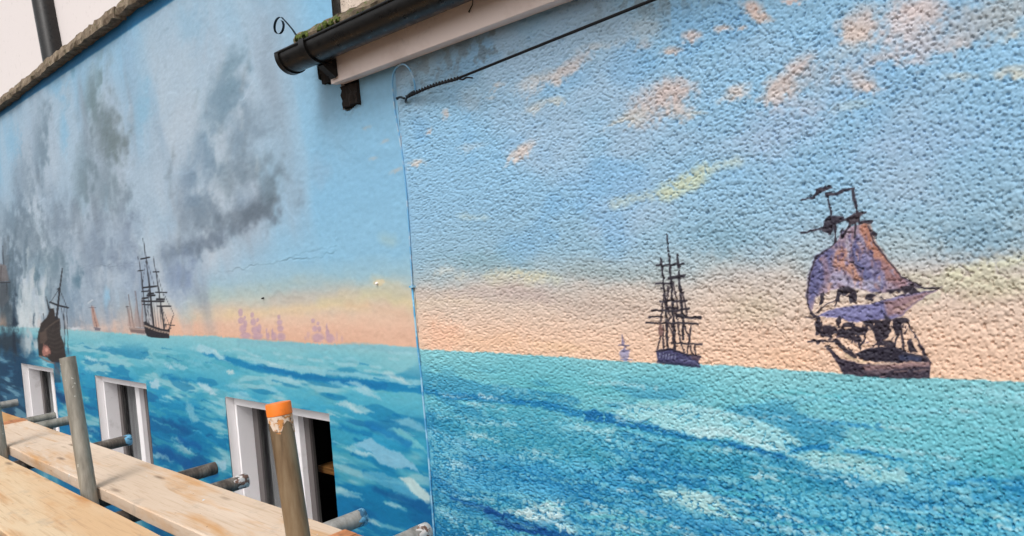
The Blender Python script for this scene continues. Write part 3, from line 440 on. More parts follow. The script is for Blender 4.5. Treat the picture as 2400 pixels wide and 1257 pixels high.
    m.poly(G((225, 1012), (300, 1066), (420, 1092), (560, 1108), (800, 1095), (797, 1176), (600, 1178), (450, 1168), (312, 1152)), (54, 46, 62), 1, 3, 2.5); m.poly(G((378, 1034), (470, 1002), (610, 1000), (664, 1030), (760, 1044), (802, 1092), (760, 1082), (580, 1088), (420, 1076)), (44, 40, 56), 1, 3, 3)
    for k in range(26):
        x = rs.uniform(330, 770); y = 1105 + rs.uniform(-10, 62); L = rs.uniform(20, 80)
        m.line(G((x, y), (x + L, y - 4)), (3.2, 1.6), [(120, 102, 112), (160, 136, 134), (34, 30, 42)][rs.randint(3)], .6, 3, 2.5)
    m.line(G((440, 1118), (560, 1112), (680, 1100), (785, 1096)), 12, (148, 120, 122), .9, 6, 3); m.line(G((450, 1145), (560, 1140)), 6, (120, 104, 112), .7, 4, 2); m.line(G((322, 1042), (370, 1070), (432, 1084)), 6, (214, 188, 158), .9, 3, 2); m.line(G((470, 1098), (600, 1092)), 3, (190, 170, 160), .8, 2, 2); m.line(G((640, 1060), (740, 1066)), 12, (64, 72, 104), .8, 5, 3)
    m.cur = 0
    # bits of bare blue and scuffs on the smooth wall
    m.blob(890, 662, 16, 9, (224, 208, 172), .8, 0, .5, 1, 2)
    m.c = m.c * (1 - band) + rgb((8, 104, 158)) * band
    return np.clip(m.c, 0, 1), m.label
# ---------------------------------------------------------------- helpers
def lin(c):
    c = np.asarray(c, float) / 255.0
    return np.where(c <= .04045, c / 12.92, ((c + .055) / 1.055) ** 2.4)
def tag(o, label=None, cat=None, group=None, kind=None):
    if label: o['label'] = label
    if cat: o['category'] = cat
    if group: o['group'] = group
    if kind: o['kind'] = kind
    return o
def thing(name, label, cat, loc, group=None):
    o = bpy.data.objects.new(name, None); COL.objects.link(o); o.location = loc; o.empty_display_size = .1
    return tag(o, label, cat, group)
def link(name, me, mat, parent=None):
    o = bpy.data.objects.new(name, me); COL.objects.link(o)
    if mat: me.materials.append(mat)
    if parent:
        o.parent = parent
        base = Vector(parent.location) if parent.parent is None else Vector(parent.parent.location) if parent.parent.type == 'EMPTY' else Vector((0, 0, 0))
        if parent.type == 'EMPTY': o.matrix_parent_inverse = Matrix.Translation(-Vector(parent.location))
    return o
def mesh_obj(name, bm, mat, parent=None, smooth=False, bevel=0.0):
    if bevel:
        bmesh.ops.bevel(bm, geom=bm.edges[:], offset=bevel, segments=2, affect='EDGES', profile=.6)
    bmesh.ops.recalc_face_normals(bm, faces=bm.faces[:])
    me = bpy.data.meshes.new(name); bm.to_mesh(me); bm.free()
    if smooth:
        for p in me.polygons: p.use_smooth = True
    return link(name, me, mat, parent)
def box(bm, x0, x1, y0, y1, z0, z1):
    vs = [bm.verts.new(p) for p in ((x0, y0, z0), (x1, y0, z0), (x1, y1, z0), (x0, y1, z0), (x0, y0, z1), (x1, y0, z1), (x1, y1, z1), (x0, y1, z1))]
    for f in ((0, 3, 2, 1), (4, 5, 6, 7), (0, 1, 5, 4), (1, 2, 6, 5), (2, 3, 7, 6), (3, 0, 4, 7)):
        bm.faces.new([vs[k] for k in f])
    return vs
def boxo(name, mat, parent, *d, bevel=0.0):
    bm = bmesh.new(); box(bm, *d); return mesh_obj(name, bm, mat, parent, bevel=bevel)
def tube(bm, path, rad, n=12, closed_ends=True, hollow=0.0):
    P = [Vector(p) for p in path]; R = rad if hasattr(rad, '__len__') else [rad] * len(P)
    rings = []; up = None
    for i, p in enumerate(P):
        t = (P[min(i + 1, len(P) - 1)] - P[max(i - 1, 0)]).normalized()
        if up is None:
            up = Vector((0, 0, 1)) if abs(t.z) < .9 else Vector((0, 1, 0))
        s = t.cross(up).normalized(); up = s.cross(t).normalized()
        rings.append([bm.verts.new(p + (s * math.cos(2 * math.pi * k / n) + up * math.sin(2 * math.pi * k / n)) * R[i]) for k in range(n)])
    for a, b in zip(rings, rings[1:]):
        for k in range(n):
            bm.faces.new((a[k], a[(k + 1) % n], b[(k + 1) % n], b[k]))
    if closed_ends:
        bm.faces.new(rings[0][::-1])
        if hollow:
            p, q = P[-1], (P[-1] - P[-2]).normalized()
            inner = [bm.verts.new(p + (v.co - p) * hollow) for v in rings[-1]]; deep = [bm.verts.new(v.co - q * R[-1] * 2.5) for v in inner]
            for k in range(n):
                j = (k + 1) % n
                bm.faces.new((rings[-1][k], rings[-1][j], inner[j], inner[k])); bm.faces.new((inner[k], inner[j], deep[j], deep[k]))
            bm.faces.new(deep)
        else:
            bm.faces.new(rings[-1])
    return rings
def smooth_sharp(o, ang=40):
    me = o.data
    for p in me.polygons: p.use_smooth = True
    bm = bmesh.new(); bm.from_mesh(me)
    for e in bm.edges:
        if len(e.link_faces) == 2 and e.calc_face_angle(0) > math.radians(ang): e.smooth = False
    bm.to_mesh(me); bm.free()
    return o

class NT:
    def __init__(s, name):
        s.m = bpy.data.materials.new(name); s.m.use_nodes = True; s.t = s.m.node_tree
        s.b = s.t.nodes['Principled BSDF']; s.co = s.t.nodes.new('ShaderNodeTexCoord')
    def node(s, kind, **kw):
        n = s.t.nodes.new(kind)
        for k, v in kw.items():
            if k in n.inputs: n.inputs[k].default_value = v
            else: setattr(n, k, v)
        return n
    def l(s, a, b): s.t.links.new(a, b)
    def mapping(s, scale=(1, 1, 1), src='Object'):
        mp = s.node('ShaderNodeMapping'); mp.inputs['Scale'].default_value = scale; s.l(s.co.outputs[src], mp.inputs[0]); return mp.outputs[0]
    def noise(s, scale, vec=None, detail=6, rough=.6, dist=0.):
        n = s.node('ShaderNodeTexNoise', Scale=scale, Detail=detail, Roughness=rough, Distortion=dist)
        s.l(vec if vec is not None else s.co.outputs['Object'], n.inputs['Vector']); return n.outputs['Fac']
    def ramp(s, fac, stops):
        r = s.node('ShaderNodeValToRGB'); e = r.color_ramp.elements
        while len(e) < len(stops): e.new(.5)
        for k, (p, c) in enumerate(stops):
            e[k].position = p; e[k].color = (*lin(c), 1) if len(np.shape(c)) else (c, c, c, 1)
        s.l(fac, r.inputs[0]); return r.outputs[0]
    def mask(s, fac, a, b):
        r = s.node('ShaderNodeMapRange'); r.inputs[1].default_value = a; r.inputs[2].default_value = b; s.l(fac, r.inputs[0]); return r.outputs[0]
    def mix(s, fac, a, b):
        n = s.node('ShaderNodeMix', data_type='RGBA')
        for sock, v in ((n.inputs[0], fac), (n.inputs[6], a), (n.inputs[7], b)):
            if hasattr(v, 'links'): s.l(v, sock)
            elif np.isscalar(v): sock.default_value = v
            else: sock.default_value = (*lin(v), 1)
        return n.outputs[2]
    def math(s, op, a, b=0.):
        n = s.node('ShaderNodeMath', operation=op)
        for sock, v in ((n.inputs[0], a), (n.inputs[1], b)):
            if hasattr(v, 'links'): s.l(v, sock)
            else: sock.default_value = v
        return n.outputs[0]
    def done(s, col, rough=.6, bump=None, strength=.3, dist=.002, metal=0., spec=.4):
        if hasattr(col, 'links'): s.l(col, s.b.inputs['Base Color'])
        else: s.b.inputs['Base Color'].default_value = (*lin(col), 1)
        if hasattr(rough, 'links'): s.l(rough, s.b.inputs['Roughness'])
        else: s.b.inputs['Roughness'].default_value = rough
        s.b.inputs['Metallic'].default_value = metal; s.b.inputs['Specular IOR Level'].default_value = spec
        if bump is not None:
            bn = s.node('ShaderNodeBump', Strength=strength, Distance=dist); s.l(bump, bn.inputs['Height']); s.l(bn.outputs[0], s.b.inputs['Normal'])
        return s.m

# ---------------------------------------------------------------- materials
def mat_mural(name, rough, scale, strength):
    n = NT(name); a = n.node('ShaderNodeAttribute', attribute_name='paint')
    wear = n.noise(scale * .4, detail=4); hsv = n.node('ShaderNodeHueSaturation'); n.l(a.outputs['Color'], hsv.inputs['Color'])
    n.l(n.mask(wear, .2, .8), hsv.inputs['Value']); hsv.inputs['Value'].links[0].from_node.inputs[3].default_value = .93; hsv.inputs['Value'].links[0].from_node.inputs[4].default_value = 1.07
    return n.done(hsv.outputs[0], rough, n.noise(scale, detail=8, rough=.7), strength, .002, spec=.35)
M = {}
M['mural_smooth'] = mat_mural('mural paint on smooth render', .6, 90, .4)
M['mural_rough'] = mat_mural('mural paint on roughcast', .6, 220, .35)
def mat_white(name, c, dirt=(120, 112, 100)):
    n = NT(name); f = n.mask(n.noise(14, detail=8, rough=.7), .58, .82); return n.done(n.mix(f, c, tuple(.72 * np.array(c) + .28 * np.array(dirt))), .42, n.noise(90, detail=4), .08)
M['frame'] = mat_white('white window frame', (250, 246, 247)); M['reveal'] = mat_white('white painted reveal', (250, 246, 246))
M['neighbour'] = mat_white('pale pinkish render', (226, 217, 214)); M['neighbour'].node_tree.nodes['Principled BSDF'].inputs['Roughness'].default_value = .8
n = NT('weathered fascia paint'); p = n.mapping((1, 1, 3)); sp = n.mask(n.noise(55, detail=5, rough=.75), .52, .62); big = n.mask(n.noise(6, detail=3), .45, .7)
sep = n.node('ShaderNodeSeparateXYZ'); n.l(n.co.outputs['Object'], sep.inputs[0]); hi = n.mask(sep.outputs[2], 1.26, 1.40)
M['fascia'] = n.done(n.mix(n.math('MULTIPLY', sp, n.math('MULTIPLY', hi, big)), n.mix(n.mask(n.noise(9, detail=6), .5, .8), (236, 220, 214), (216, 196, 188)), (70, 60, 48)), .5, n.noise(60), .15)
n = NT('black plastic'); M['black'] = n.done(n.mix(n.mask(n.noise(20, detail=6), .55, .8), (17, 15, 14), (42, 36, 30)), n.mask(n.noise(30, detail=4), 0., 1.4), spec=.4)
n = NT('black rubber cable'); M['cable'] = n.done((9, 10, 14), .55, spec=.25)
n = NT('dark rotten wood'); M['rot'] = n.done(n.ramp(n.noise(30, n.mapping((1, 1, .25)), 8, .7), [(.3, (14, 11, 9)), (.6, (38, 28, 22)), (.8, (76, 54, 40))]), .9, n.noise(60, n.mapping((1, 1, .2))), .8, .004)
n = NT('dark iron strap'); M['strap'] = n.done(n.mix(n.mask(n.noise(40), .5, .7), (34, 48, 58), (60, 70, 74)), .45, metal=.4)
n = NT('mossy stone slate'); f = n.noise(26, detail=8, rough=.7); M['slate'] = n.done(n.mix(n.mask(n.noise(40, detail=5), .52, .62), n.ramp(f, [(.3, (52, 46, 38)), (.55, (112, 98, 80)), (.75, (150, 138, 118))]), (70, 84, 34)), .9, f, .8, .006)
n = NT('moss'); f = n.noise(120, detail=4); M['moss'] = n.done(n.ramp(f, [(.3, (38, 48, 14)), (.5, (74, 86, 30)), (.7, (112, 122, 54))]), .95, f, .8, .004)
n = NT('lichened stone coping'); f = n.noise(22, n.mapping((1, 1, .6)), 8, .72); M['coping'] = n.done(n.mix(n.mask(n.noise(60, detail=4), .56, .66), n.ramp(f, [(.3, (70, 58, 46)), (.5, (126, 110, 92)), (.7, (164, 148, 128))]), (96, 92, 62)), .92, f, .9, .008)
n = NT('unpainted roughcast'); f = n.noise(90, detail=6, rough=.7); M['beige'] = n.done(n.mix(n.mask(n.noise(120, detail=3), .60, .70), n.ramp(n.noise(8), [(.35, (206, 188, 172)), (.65, (224, 208, 194))]), (96, 78, 62)), .9, f, .9, .006)
def mat_steel(name, c0, c1, c2, splash=None, amt=.62):
    n = NT(name); v = n.mapping((1, 1, .12)); f = n.noise(38, v, 8, .65); c = n.ramp(f, [(.28, c0), (.5, c1), (.75, c2)])
    if splash: c = n.mix(n.mask(n.noise(46, detail=4, rough=.7), amt, amt + .03), c, splash)
    return n.done(c, n.mask(n.noise(25), -.3, 1.5), n.noise(120, v), .25, .001, metal=.35)
M['steel_brown'] = mat_steel('rusty galvanised tube', (62, 48, 36), (124, 104, 80), (150, 136, 112), (196, 186, 176), .72)
M['steel_grey'] = mat_steel('dull galvanised tube', (92, 88, 80), (142, 138, 128), (174, 170, 160), (214, 214, 206), .66)
M['steel_dark'] = mat_steel('dark weathered tube', (44, 38, 36), (96, 86, 78), (150, 142, 132))
M['steel_light'] = mat_steel('bright galvanised tube', (110, 106, 100), (152, 148, 142), (186, 182, 176), (120, 190, 226), .74)
n = NT('paint-splashed steel'); M['splash_white'] = n.done(n.mix(n.mask(n.noise(60, detail=4), .5, .56), (214, 208, 204), (120, 88, 74)), .7)
n = NT('blue paint splash'); M['splash_blue'] = n.done(n.mix(n.mask(n.noise(50, detail=4), .5, .58), (126, 188, 222), (54, 100, 130)), .6)
n = NT('cream paint crust'); f = n.noise(70, detail=5, rough=.7); M['crust'] = n.done(n.mix(n.mask(f, .47, .55), (206, 190, 174), n.mix(n.mask(n.noise(110), .5, .6), (188, 132, 76), (104, 82, 62))), .8, f, .6, .003)
n = NT('orange plastic'); M['orange'] = n.done(n.mix(n.mask(n.noise(40, detail=6), .5, .8), (228, 120, 34), (188, 96, 30)), .5, n.noise(80), .15)
def mat_board(name, c0, c1, c2, seed):
    n = NT(name); mp = n.node('ShaderNodeMapping'); mp.inputs['Location'].default_value = (seed * 3.7, seed * 1.9, 0); mp.inputs['Scale'].default_value = (.5, 3.2, 1); n.l(n.co.outputs['Object'], mp.inputs[0])
    mg = n.node('ShaderNodeMapping'); mg.inputs['Location'].default_value = (seed, seed * 2., 0); mg.inputs['Scale'].default_value = (1.2, 26, 8); n.l(n.co.outputs['Object'], mg.inputs[0])
    grain = n.noise(5, mg.outputs[0], 8, .65, .6); blot = n.noise(3.4, mp.outputs[0], 5, .6, .4); pale = n.noise(2.2, mp.outputs[0], 4, .55, .2)
    c = n.mix(n.mask(pale, .40, .60), c0, c1); c = n.mix(n.math('MULTIPLY', n.mask(blot, .52, .68), .85), c, c2); c = n.mix(n.math('MULTIPLY', n.mask(grain, .52, .76), .6), c, (150, 116, 84))
    mk = n.node('ShaderNodeMapping'); mk.inputs['Location'].default_value = (seed * .7, seed, 0); mk.inputs['Scale'].default_value = (5.0, 24, 1); n.l(n.co.outputs['Object'], mk.inputs[0])
    vo = n.node('ShaderNodeTexVoronoi', Scale=1.0, Randomness=1.0); n.l(mk.outputs[0], vo.inputs['Vector']); pick = n.node('ShaderNodeSeparateColor'); n.l(vo.outputs['Color'], pick.inputs[0])
    knot = n.math('MULTIPLY', n.mask(vo.outputs['Distance'], .26, .06), n.math('MULTIPLY', n.math('GREATER_THAN', pick.outputs[0], .86), .75))
    c = n.mix(knot, c, (72, 48, 30)); c = n.mix(n.mask(n.noise(60, detail=3), .70, .74), c, (120, 90, 66))
    c = n.mix(n.math('MULTIPLY', n.mask(n.noise(9, detail=6, rough=.7), .56, .7), .45), c, (150, 138, 126)); c = n.mix(n.mask(n.noise(34, detail=3, rough=.6), .715, .735), c, (196, 206, 212))
    return n.done(c, .8, grain, .45, .002, spec=.25)
M['board'] = [mat_board('bleached scaffold board %d' % k, a, b, c, k * 5.3 + 1) for k, (a, b, c) in enumerate([((208, 188, 168), (200, 178, 156), (190, 140, 84)), ((200, 166, 128), (206, 182, 150), (182, 126, 70)), ((190, 150, 104), (184, 140, 90), (168, 118, 68)), ((190, 150, 100), (196, 168, 136), (162, 116, 66))])]
n = NT('grey curtain'); M['curtain'] = n.done(n.ramp(n.noise(4, n.mapping((9, 1, .3))), [(.35, (150, 144, 146)), (.65, (184, 178, 178))]), .9)
n = NT('stile in painted shade'); M['stile'] = n.done((104, 98, 97), .5)  # dark tone stands in for shade on the sash stiles
n = NT('dark room'); M['room'] = n.done((28, 22, 18), .9)
n = NT('varnished brown wood'); M['brown'] = n.done(n.ramp(n.noise(12, n.mapping((1, 12, 12)), 6), [(.35, (128, 82, 42)), (.65, (180, 124, 70))]), .5)
n = NT('window glass'); tr = n.node('ShaderNodeBsdfTransparent'); gl = n.node('ShaderNodeBsdfGlossy', Roughness=.03); fr = n.node('ShaderNodeLayerWeight', Blend=.12); mx = n.node('ShaderNodeMixShader')
gl.inputs['Color'].default_value = (.9, .92, .95, 1); tr.inputs['Color'].default_value = (.82, .84, .84, 1); n.l(fr.outputs['Fresnel'] if False else n.math('MULTIPLY', n.math('POWER', fr.outputs['Facing'], 3.), .6), mx.inputs[0]); n.l(tr.outputs[0], mx.inputs[1]); n.l(gl.outputs[0], mx.inputs[2]); n.l(mx.outputs[0], n.t.nodes['Material Output'].inputs[0]); M['glass'] = n.m
n = NT('concrete yard'); f = n.noise(5, detail=8); M['yard'] = n.done(n.ramp(f, [(.3, (46, 45, 44)), (.7, (72, 70, 68))]), .9, n.noise(60), .4)
n = NT('painted bead'); M['bead'] = n.done(n.mix(n.mask(n.noise(14), .48, .56), (150, 196, 220), (86, 160, 204)), .5)
n = NT('pale blue wire'); M['wire'] = n.done(n.mix(n.mask(n.noise(22), .45, .6), (112, 172, 212), (170, 192, 206)), .5)

# ---------------------------------------------------------------- ground far below the lift
GZ = -2.4
bm = bmesh.new(); bm.faces.new([bm.verts.new(p) for p in ((-60, -60, GZ), (60, -60, GZ), (60, 60, GZ), (-60, 60, GZ))]); tag(mesh_obj('ground', bm, M['yard']), kind='structure')

# ---------------------------------------------------------------- the two walls that carry the mural
XB = -1.95                                   # joint between smooth render and roughcast
WIN = [(-3.42, -2.54), (-5.206, -4.372), (-6.907, -6.065)]
WT, WB = .012, -.64
def x_of(px):                                # wall X seen at a photo column at eye level
    return np.array([at(float(q), 640.0).x for q in px])
def snap(arr, vals):
    for v in vals: arr[np.argmin(np.abs(arr - v))] = v
    return arr
SHIPNAME = {1: ('painted_sea', None), 10: ('painted_ship', 'dark painted frigate with bare masts by the smoke edge'), 11: ('painted_ship', 'brown painted schooner half hidden behind the dark frigate'), 12: ('painted_ship', 'small painted ship with tan sail in the smoke'),
            13: ('painted_ship', 'painted wreck with sagging brown sails above the far window'), 14: ('painted_ship', 'painted burning ship at the far end of the smoke'), 15: ('painted_ship', 'leftmost faint lilac ship on the peach horizon'), 16: ('painted_ship', 'second faint lilac ship on the peach horizon'),
            17: ('painted_ship', 'tiny lilac sail between two taller lilac ships'), 18: ('painted_ship', 'small lilac sail beside the tall single lilac tower of sails'), 19: ('painted_ship', 'tall narrow lilac ship on the peach horizon'), 20: ('painted_ship', 'broad lilac ship with stacked sails nearest the joint'), 21: ('painted_ship', 'slim pointed lilac ship right of the broad one'),
            22: ('painted_ship', 'black painted three-master with bare yards on roughcast'), 23: ('painted_ship', 'tiny lilac painted ship on the roughcast horizon'), 24: ('painted_ship', 'large painted galleon with tattered lilac and orange sails')}
CRACKS = [([(502, 640), (530, 636), (560, 630), (600, 622), (640, 618), (680, 604), (720, 610), (760, 598), (785, 588)], 1.0), ([(785, 588), (787, 560), (784, 520), (780, 470), (772, 400)], .7), ([(640, 620), (690, 600), (740, 588), (785, 575)], .5), ([(180, 625), (230, 622), (280, 624), (330, 616)], .8), ([(848, 290), (853, 330), (852, 370)], .6)]
def relief_smooth(u, v, X, Z):
    d = .005 * (fbm(X * 6, Z * 6, 4, 301) - .5) + .0014 * (fbm(X * 50, Z * 70, 2, 311) - .5) + .0012 * sstep(.5, .53, fbm(X * 3.3, Z * 2.6, 3, 321))
    w1 = (fbm(X * 30, Z * 30, 2, 331) - .5) * 14
    for pts, k in CRACKS:
        i = np.nonzero((u > min(p[0] for p in pts) - 30) & (u < max(p[0] for p in pts) + 30) & (v > min(p[1] for p in pts) - 30) & (v < max(p[1] for p in pts) + 30))[0]
        sd = np.full(len(i), 1e9); best = np.full(len(i), 1e9)
        for (x0, y0), (x1, y1) in zip(pts, pts[1:]):
            dx, dy = x1 - x0, y1 - y0; x, y = u[i] + w1[i] * .4, v[i] + w1[i]
            t = np.clip(((x - x0) * dx + (y - y0) * dy) / (dx * dx + dy * dy), 0, 1); q = np.hypot(x - x0 - t * dx, y - y0 - t * dy)
            sgn = np.sign(dx * (y - y0) - dy * (x - x0)) * (1 if dx >= 0 else -1)
            sd = np.where(q < best, sgn * q, sd); best = np.minimum(best, q)
        d[i] += .0013 * k * (.45 + .55 * sstep(.36, .56, fbm(X[i] * 9, Z[i] * 9, 2, 341))) * np.where(sd < 0, np.exp(-np.abs(sd) / 9), -.9 * np.exp(-(sd / 2.2) ** 2))
    # flaking edge round the broken-out joist pocket
    return d
def build_wall(parent, xs, zs, rough, keep):
    X2, Z2 = np.meshgrid(xs, zs); X = X2.ravel(); Z = Z2.ravel(); nx, nz = len(xs), len(zs)
    u, v = project(np.stack([X, np.zeros_like(X), Z], 1)); u = np.clip(u, -3000, 6000); v = np.clip(v, -3000, 9000)
    if rough:
        wx = X + .006 * (fbm(X * 45, Z * 45, 2, 401) - .5); wz = Z + .006 * (fbm(X * 45, Z * 45, 2, 407) - .5)
        A = stones(wx, wz, .0138, 1, .28, .84); B = stones(wx, wz, .0072, 2, .35, .8); pit = stones(wx, wz, .0125, 5, .12, .27)
        big = fbm(X * 30, Z * 40, 3, 411)
        L_ = np.maximum(A, .78 * B)
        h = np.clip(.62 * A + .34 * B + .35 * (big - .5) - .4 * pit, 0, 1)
        lump = .28 + .72 * sstep(.32, .66, fbm(X * 4.5, Z * 4.5, 4, 431))          # smoother and lumpier areas
        grit = fbm(X * 260, Z * 260, 2, 441) - .5
        disp = .002 + .0045 * lump * L_ ** .5 + .0014 * B + .0022 * (big - .5) + .005 * (fbm(X * 3, Z * 3, 2, 421) - .5) - .0056 * pit + .0019 * grit
        disp *= .35 + .65 * sstep(XB, XB + .05, X)
        disp[X < XB + .0015] = -.004
    else:
        h = np.full_like(X, .5); disp = relief_smooth(u, v, X, Z)
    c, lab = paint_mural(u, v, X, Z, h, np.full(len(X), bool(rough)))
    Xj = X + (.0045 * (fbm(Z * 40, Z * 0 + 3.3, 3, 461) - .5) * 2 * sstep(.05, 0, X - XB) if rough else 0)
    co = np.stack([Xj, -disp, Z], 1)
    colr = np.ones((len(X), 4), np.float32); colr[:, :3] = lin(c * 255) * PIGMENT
    idx = np.arange(nx * nz).reshape(nz, nx)
    q = np.stack([idx[:-1, :-1], idx[:-1, 1:], idx[1:, 1:], idx[1:, :-1]], -1).reshape(-1, 4)
    cx = X[q].mean(1); cz = Z[q].mean(1); q = q[keep(cx, cz)]
    lq = lab[q]; fl = np.zeros(len(q), np.int32)
    for k in np.unique(lab):
        if k and (lab == k).sum() > 12: fl[(lq == k).sum(1) >= 2] = k
    mat = M['mural_rough' if rough else 'mural_smooth']; wall = None
    for k in sorted(np.unique(fl)):
        fq = q[fl == k]; used, inv = np.unique(fq, return_inverse=True); inv = inv.reshape(-1, 4)
        nm, lb = ('wall', 'pebbly roughcast wall painted with blue and peach sky' if rough else 'smooth wall painted with sky and gun smoke') if k == 0 else SHIPNAME[int(k)]
        me = bpy.data.meshes.new(nm); me.vertices.add(len(used)); me.vertices.foreach_set('co', co[used].astype(np.float32).ravel())
        me.loops.add(len(fq) * 4); me.loops.foreach_set('vertex_index', inv.astype(np.int32).ravel())
        me.polygons.add(len(fq)); me.polygons.foreach_set('loop_start', np.arange(0, len(fq) * 4, 4, dtype=np.int32)); me.polygons.foreach_set('loop_total', np.full(len(fq), 4, np.int32))
        me.polygons.foreach_set('use_smooth', np.ones(len(fq), bool))
        ca = me.color_attributes.new('paint', 'FLOAT_COLOR', 'POINT'); ca.data.foreach_set('color', colr[used].ravel())
        me.update(calc_edges=True)
        if k == 0:
            wall = link(nm, me, mat, parent); wall['label'] = lb
        else:
            o = link(nm, me, mat, None); o.parent = wall; o.matrix_parent_inverse = Matrix.Identity(4)
            o.matrix_parent_inverse = (wall.parent.matrix_basis @ wall.matrix_parent_inverse @ wall.matrix_basis).inverted() if wall.parent else Matrix.Identity(4)
            if lb: o['label'] = lb
    return wall
PIGMENT = 0.82
house = thing('smooth_rendered_house', 'tall smooth wall painted with smoking sea battle above three white windows', 'house', (-5, 0, GZ))
cottage = thing('roughcast_cottage', 'low roughcast cottage wall with painted sky, sea and galleon under black gutter', 'house', (-1, 0, GZ))
colp = np.concatenate([np.linspace(-190, -20, 28)[:-1], np.linspace(-20, 1005, 470)])
xs = x_of(colp); xs = np.concatenate([[-11.5], xs[xs < XB + .004]]); xs[-1] = XB + .004
xs = snap(xs, [v for w in WIN for v in w] + [-2.27])
zs = snap(np.concatenate([np.linspace(GZ, -.5, 22)[:-1], np.arange(-.5, 2.025, .0031), [2.03]]), [WT, 1.43])
xs = np.sort(xs)
def keep_s(cx, cz):
    k = np.ones(len(cx), bool)
    for a, b in WIN: k &= ~((cx > a) & (cx < b) & (cz < WT) & (cz > zs[np.argmin(np.abs(zs - WB))]))
    k &= ~((cx > -2.27) & (cz > 1.43))
    pk = (cx > -2.262) & (cx < -2.150) & (cz > 1.152 + .006 * np.sin(cx * 60) + .1 * np.clip(-2.235 - cx, 0, 1)) & (cz < 1.29)
    pk2 = (cx > -2.40) & (cx < -2.23) & (cz > 1.262 + .5 * np.clip(-2.33 - cx, 0, 1)) & (cz < 1.40)
    return k & ~pk & ~pk2
build_wall(house, xs, zs, False, keep_s)
WBZ = zs[np.argmin(np.abs(zs - WB))]
xr = np.concatenate([x_of(np.linspace(960, 2460, 700)), np.linspace(-.17, 1.8, 60)]); xr = xr[xr > XB]; xr = np.sort(np.concatenate([[XB, XB + .001], xr[xr > XB + .002]]))
zr = np.concatenate([np.linspace(GZ, -.46, 22)[:-1], np.arange(-.46, 1.30, .00205)])
build_wall(cottage, xr, zr, True, lambda cx, cz: np.ones(len(cx), bool))

# ---------------------------------------------------------------- windows of the smooth wall
for wi, (a, b) in enumerate(WIN):
    w = bpy.data.objects.new('window', None); COL.objects.link(w); w.parent = house; w.matrix_parent_inverse = Matrix.Translation(-Vector(house.location)); w.location = (0, 0, 0)
    def wp(name, mat, *d, bevel=0.0):
        bm = bmesh.new(); box(bm, *d); o = mesh_obj(name, bm, mat, None, bevel=bevel); o.parent = w; return o
    e = .003
    bm = bmesh.new(); box(bm, a - .02, a, .003, .17, WBZ, WT); box(bm, b, b + .02, .003, .17, WBZ, WT); box(bm, a - .02, b + .02, .003, .17, WT, WT + .02); box(bm, a - .02, b + .02, .003, .17, WBZ - .02, WBZ)
    o = mesh_obj('reveal', bm, M['reveal'], None); o.parent = w
    wp('frame_jamb', M['frame'], a + e, a + .020, .041, .15, WBZ + e, WT - e, bevel=.002); wp('frame_jamb', M['frame'], b - .05, b - e, .041, .15, WBZ + e, WT - e, bevel=.002)
    wp('frame_head', M['frame'], a + .021, b - .051, .041, .15, -.036, WT - e, bevel=.002); wp('frame_sill', M['frame'], a + .021, b - .051, .036, .15, WBZ + e, WBZ + .06, bevel=.002)
    mx = a + (b - a) * .515
    wp('mullion', M['frame'], mx - .035, mx + .030, .092, .15, WBZ + .061, -.037, bevel=.002)
    wp('shaded_sash_stile', M['stile'], a + .021, a + .068, .118, .14, WBZ + .061, -.037); wp('shaded_sash_stile', M['stile'], mx + .031, mx + .072, .118, .14, WBZ + .061, -.037)  # strips coloured dark to carry the shade cast by the reveal
    wp('pane', M['glass'], a + .069, mx - .036, .128, .132, WBZ + .061, -.037); wp('pane', M['glass'], mx + .073, b - .051, .128, .132, WBZ + .061, -.037)
    bm = bmesh.new(); segs = 16; cx0, cx1 = a + .03, mx - .02
    vs = [[bm.verts.new((cx0 + (cx1 - cx0) * k / segs, .160 + .010 * math.sin(k * 1.7), z)) for k in range(segs + 1)] for z in (WBZ + .02, WT + .05)]
    for k in range(segs): bm.faces.new((vs[0][k], vs[0][k + 1], vs[1][k + 1], vs[1][k]))
    o = mesh_obj('curtain', bm, M['curtain'], None, True); o.parent = w
    if wi:
        o = mesh_obj('curtain', (lambda m: (m, [m.faces.new([m.verts.new(p) for p in ((mx, .2, WBZ + .02), (b + .1, .2, WBZ + .02), (b + .1, .2, WT + .05), (mx, .2, WT + .05))])])[0])(bmesh.new()), M['curtain'], None); o.parent = w
    bm = bmesh.new(); x0, x1, y0, y1, z0, z1 = a - .35, b + .35, .1705, 1.3, WBZ - .05, WT + .4
    V = box(bm, x0, x1, y0, y1, z0, z1); bmesh.ops.delete(bm, geom=[f for f in bm.faces if f.calc_center_median().y < y0 + .01], context='FACES_ONLY')
    o = mesh_obj('room', bm, M['room'], None); o.parent = w
    for k, (yy, zz_) in enumerate(((.176, -.30), (.30, -.312), (.424, -.324))):
        wp('inner_shelf', M['brown'], mx + .02, b + .30, yy, yy + .12, zz_ - .03, zz_, bevel=.004)

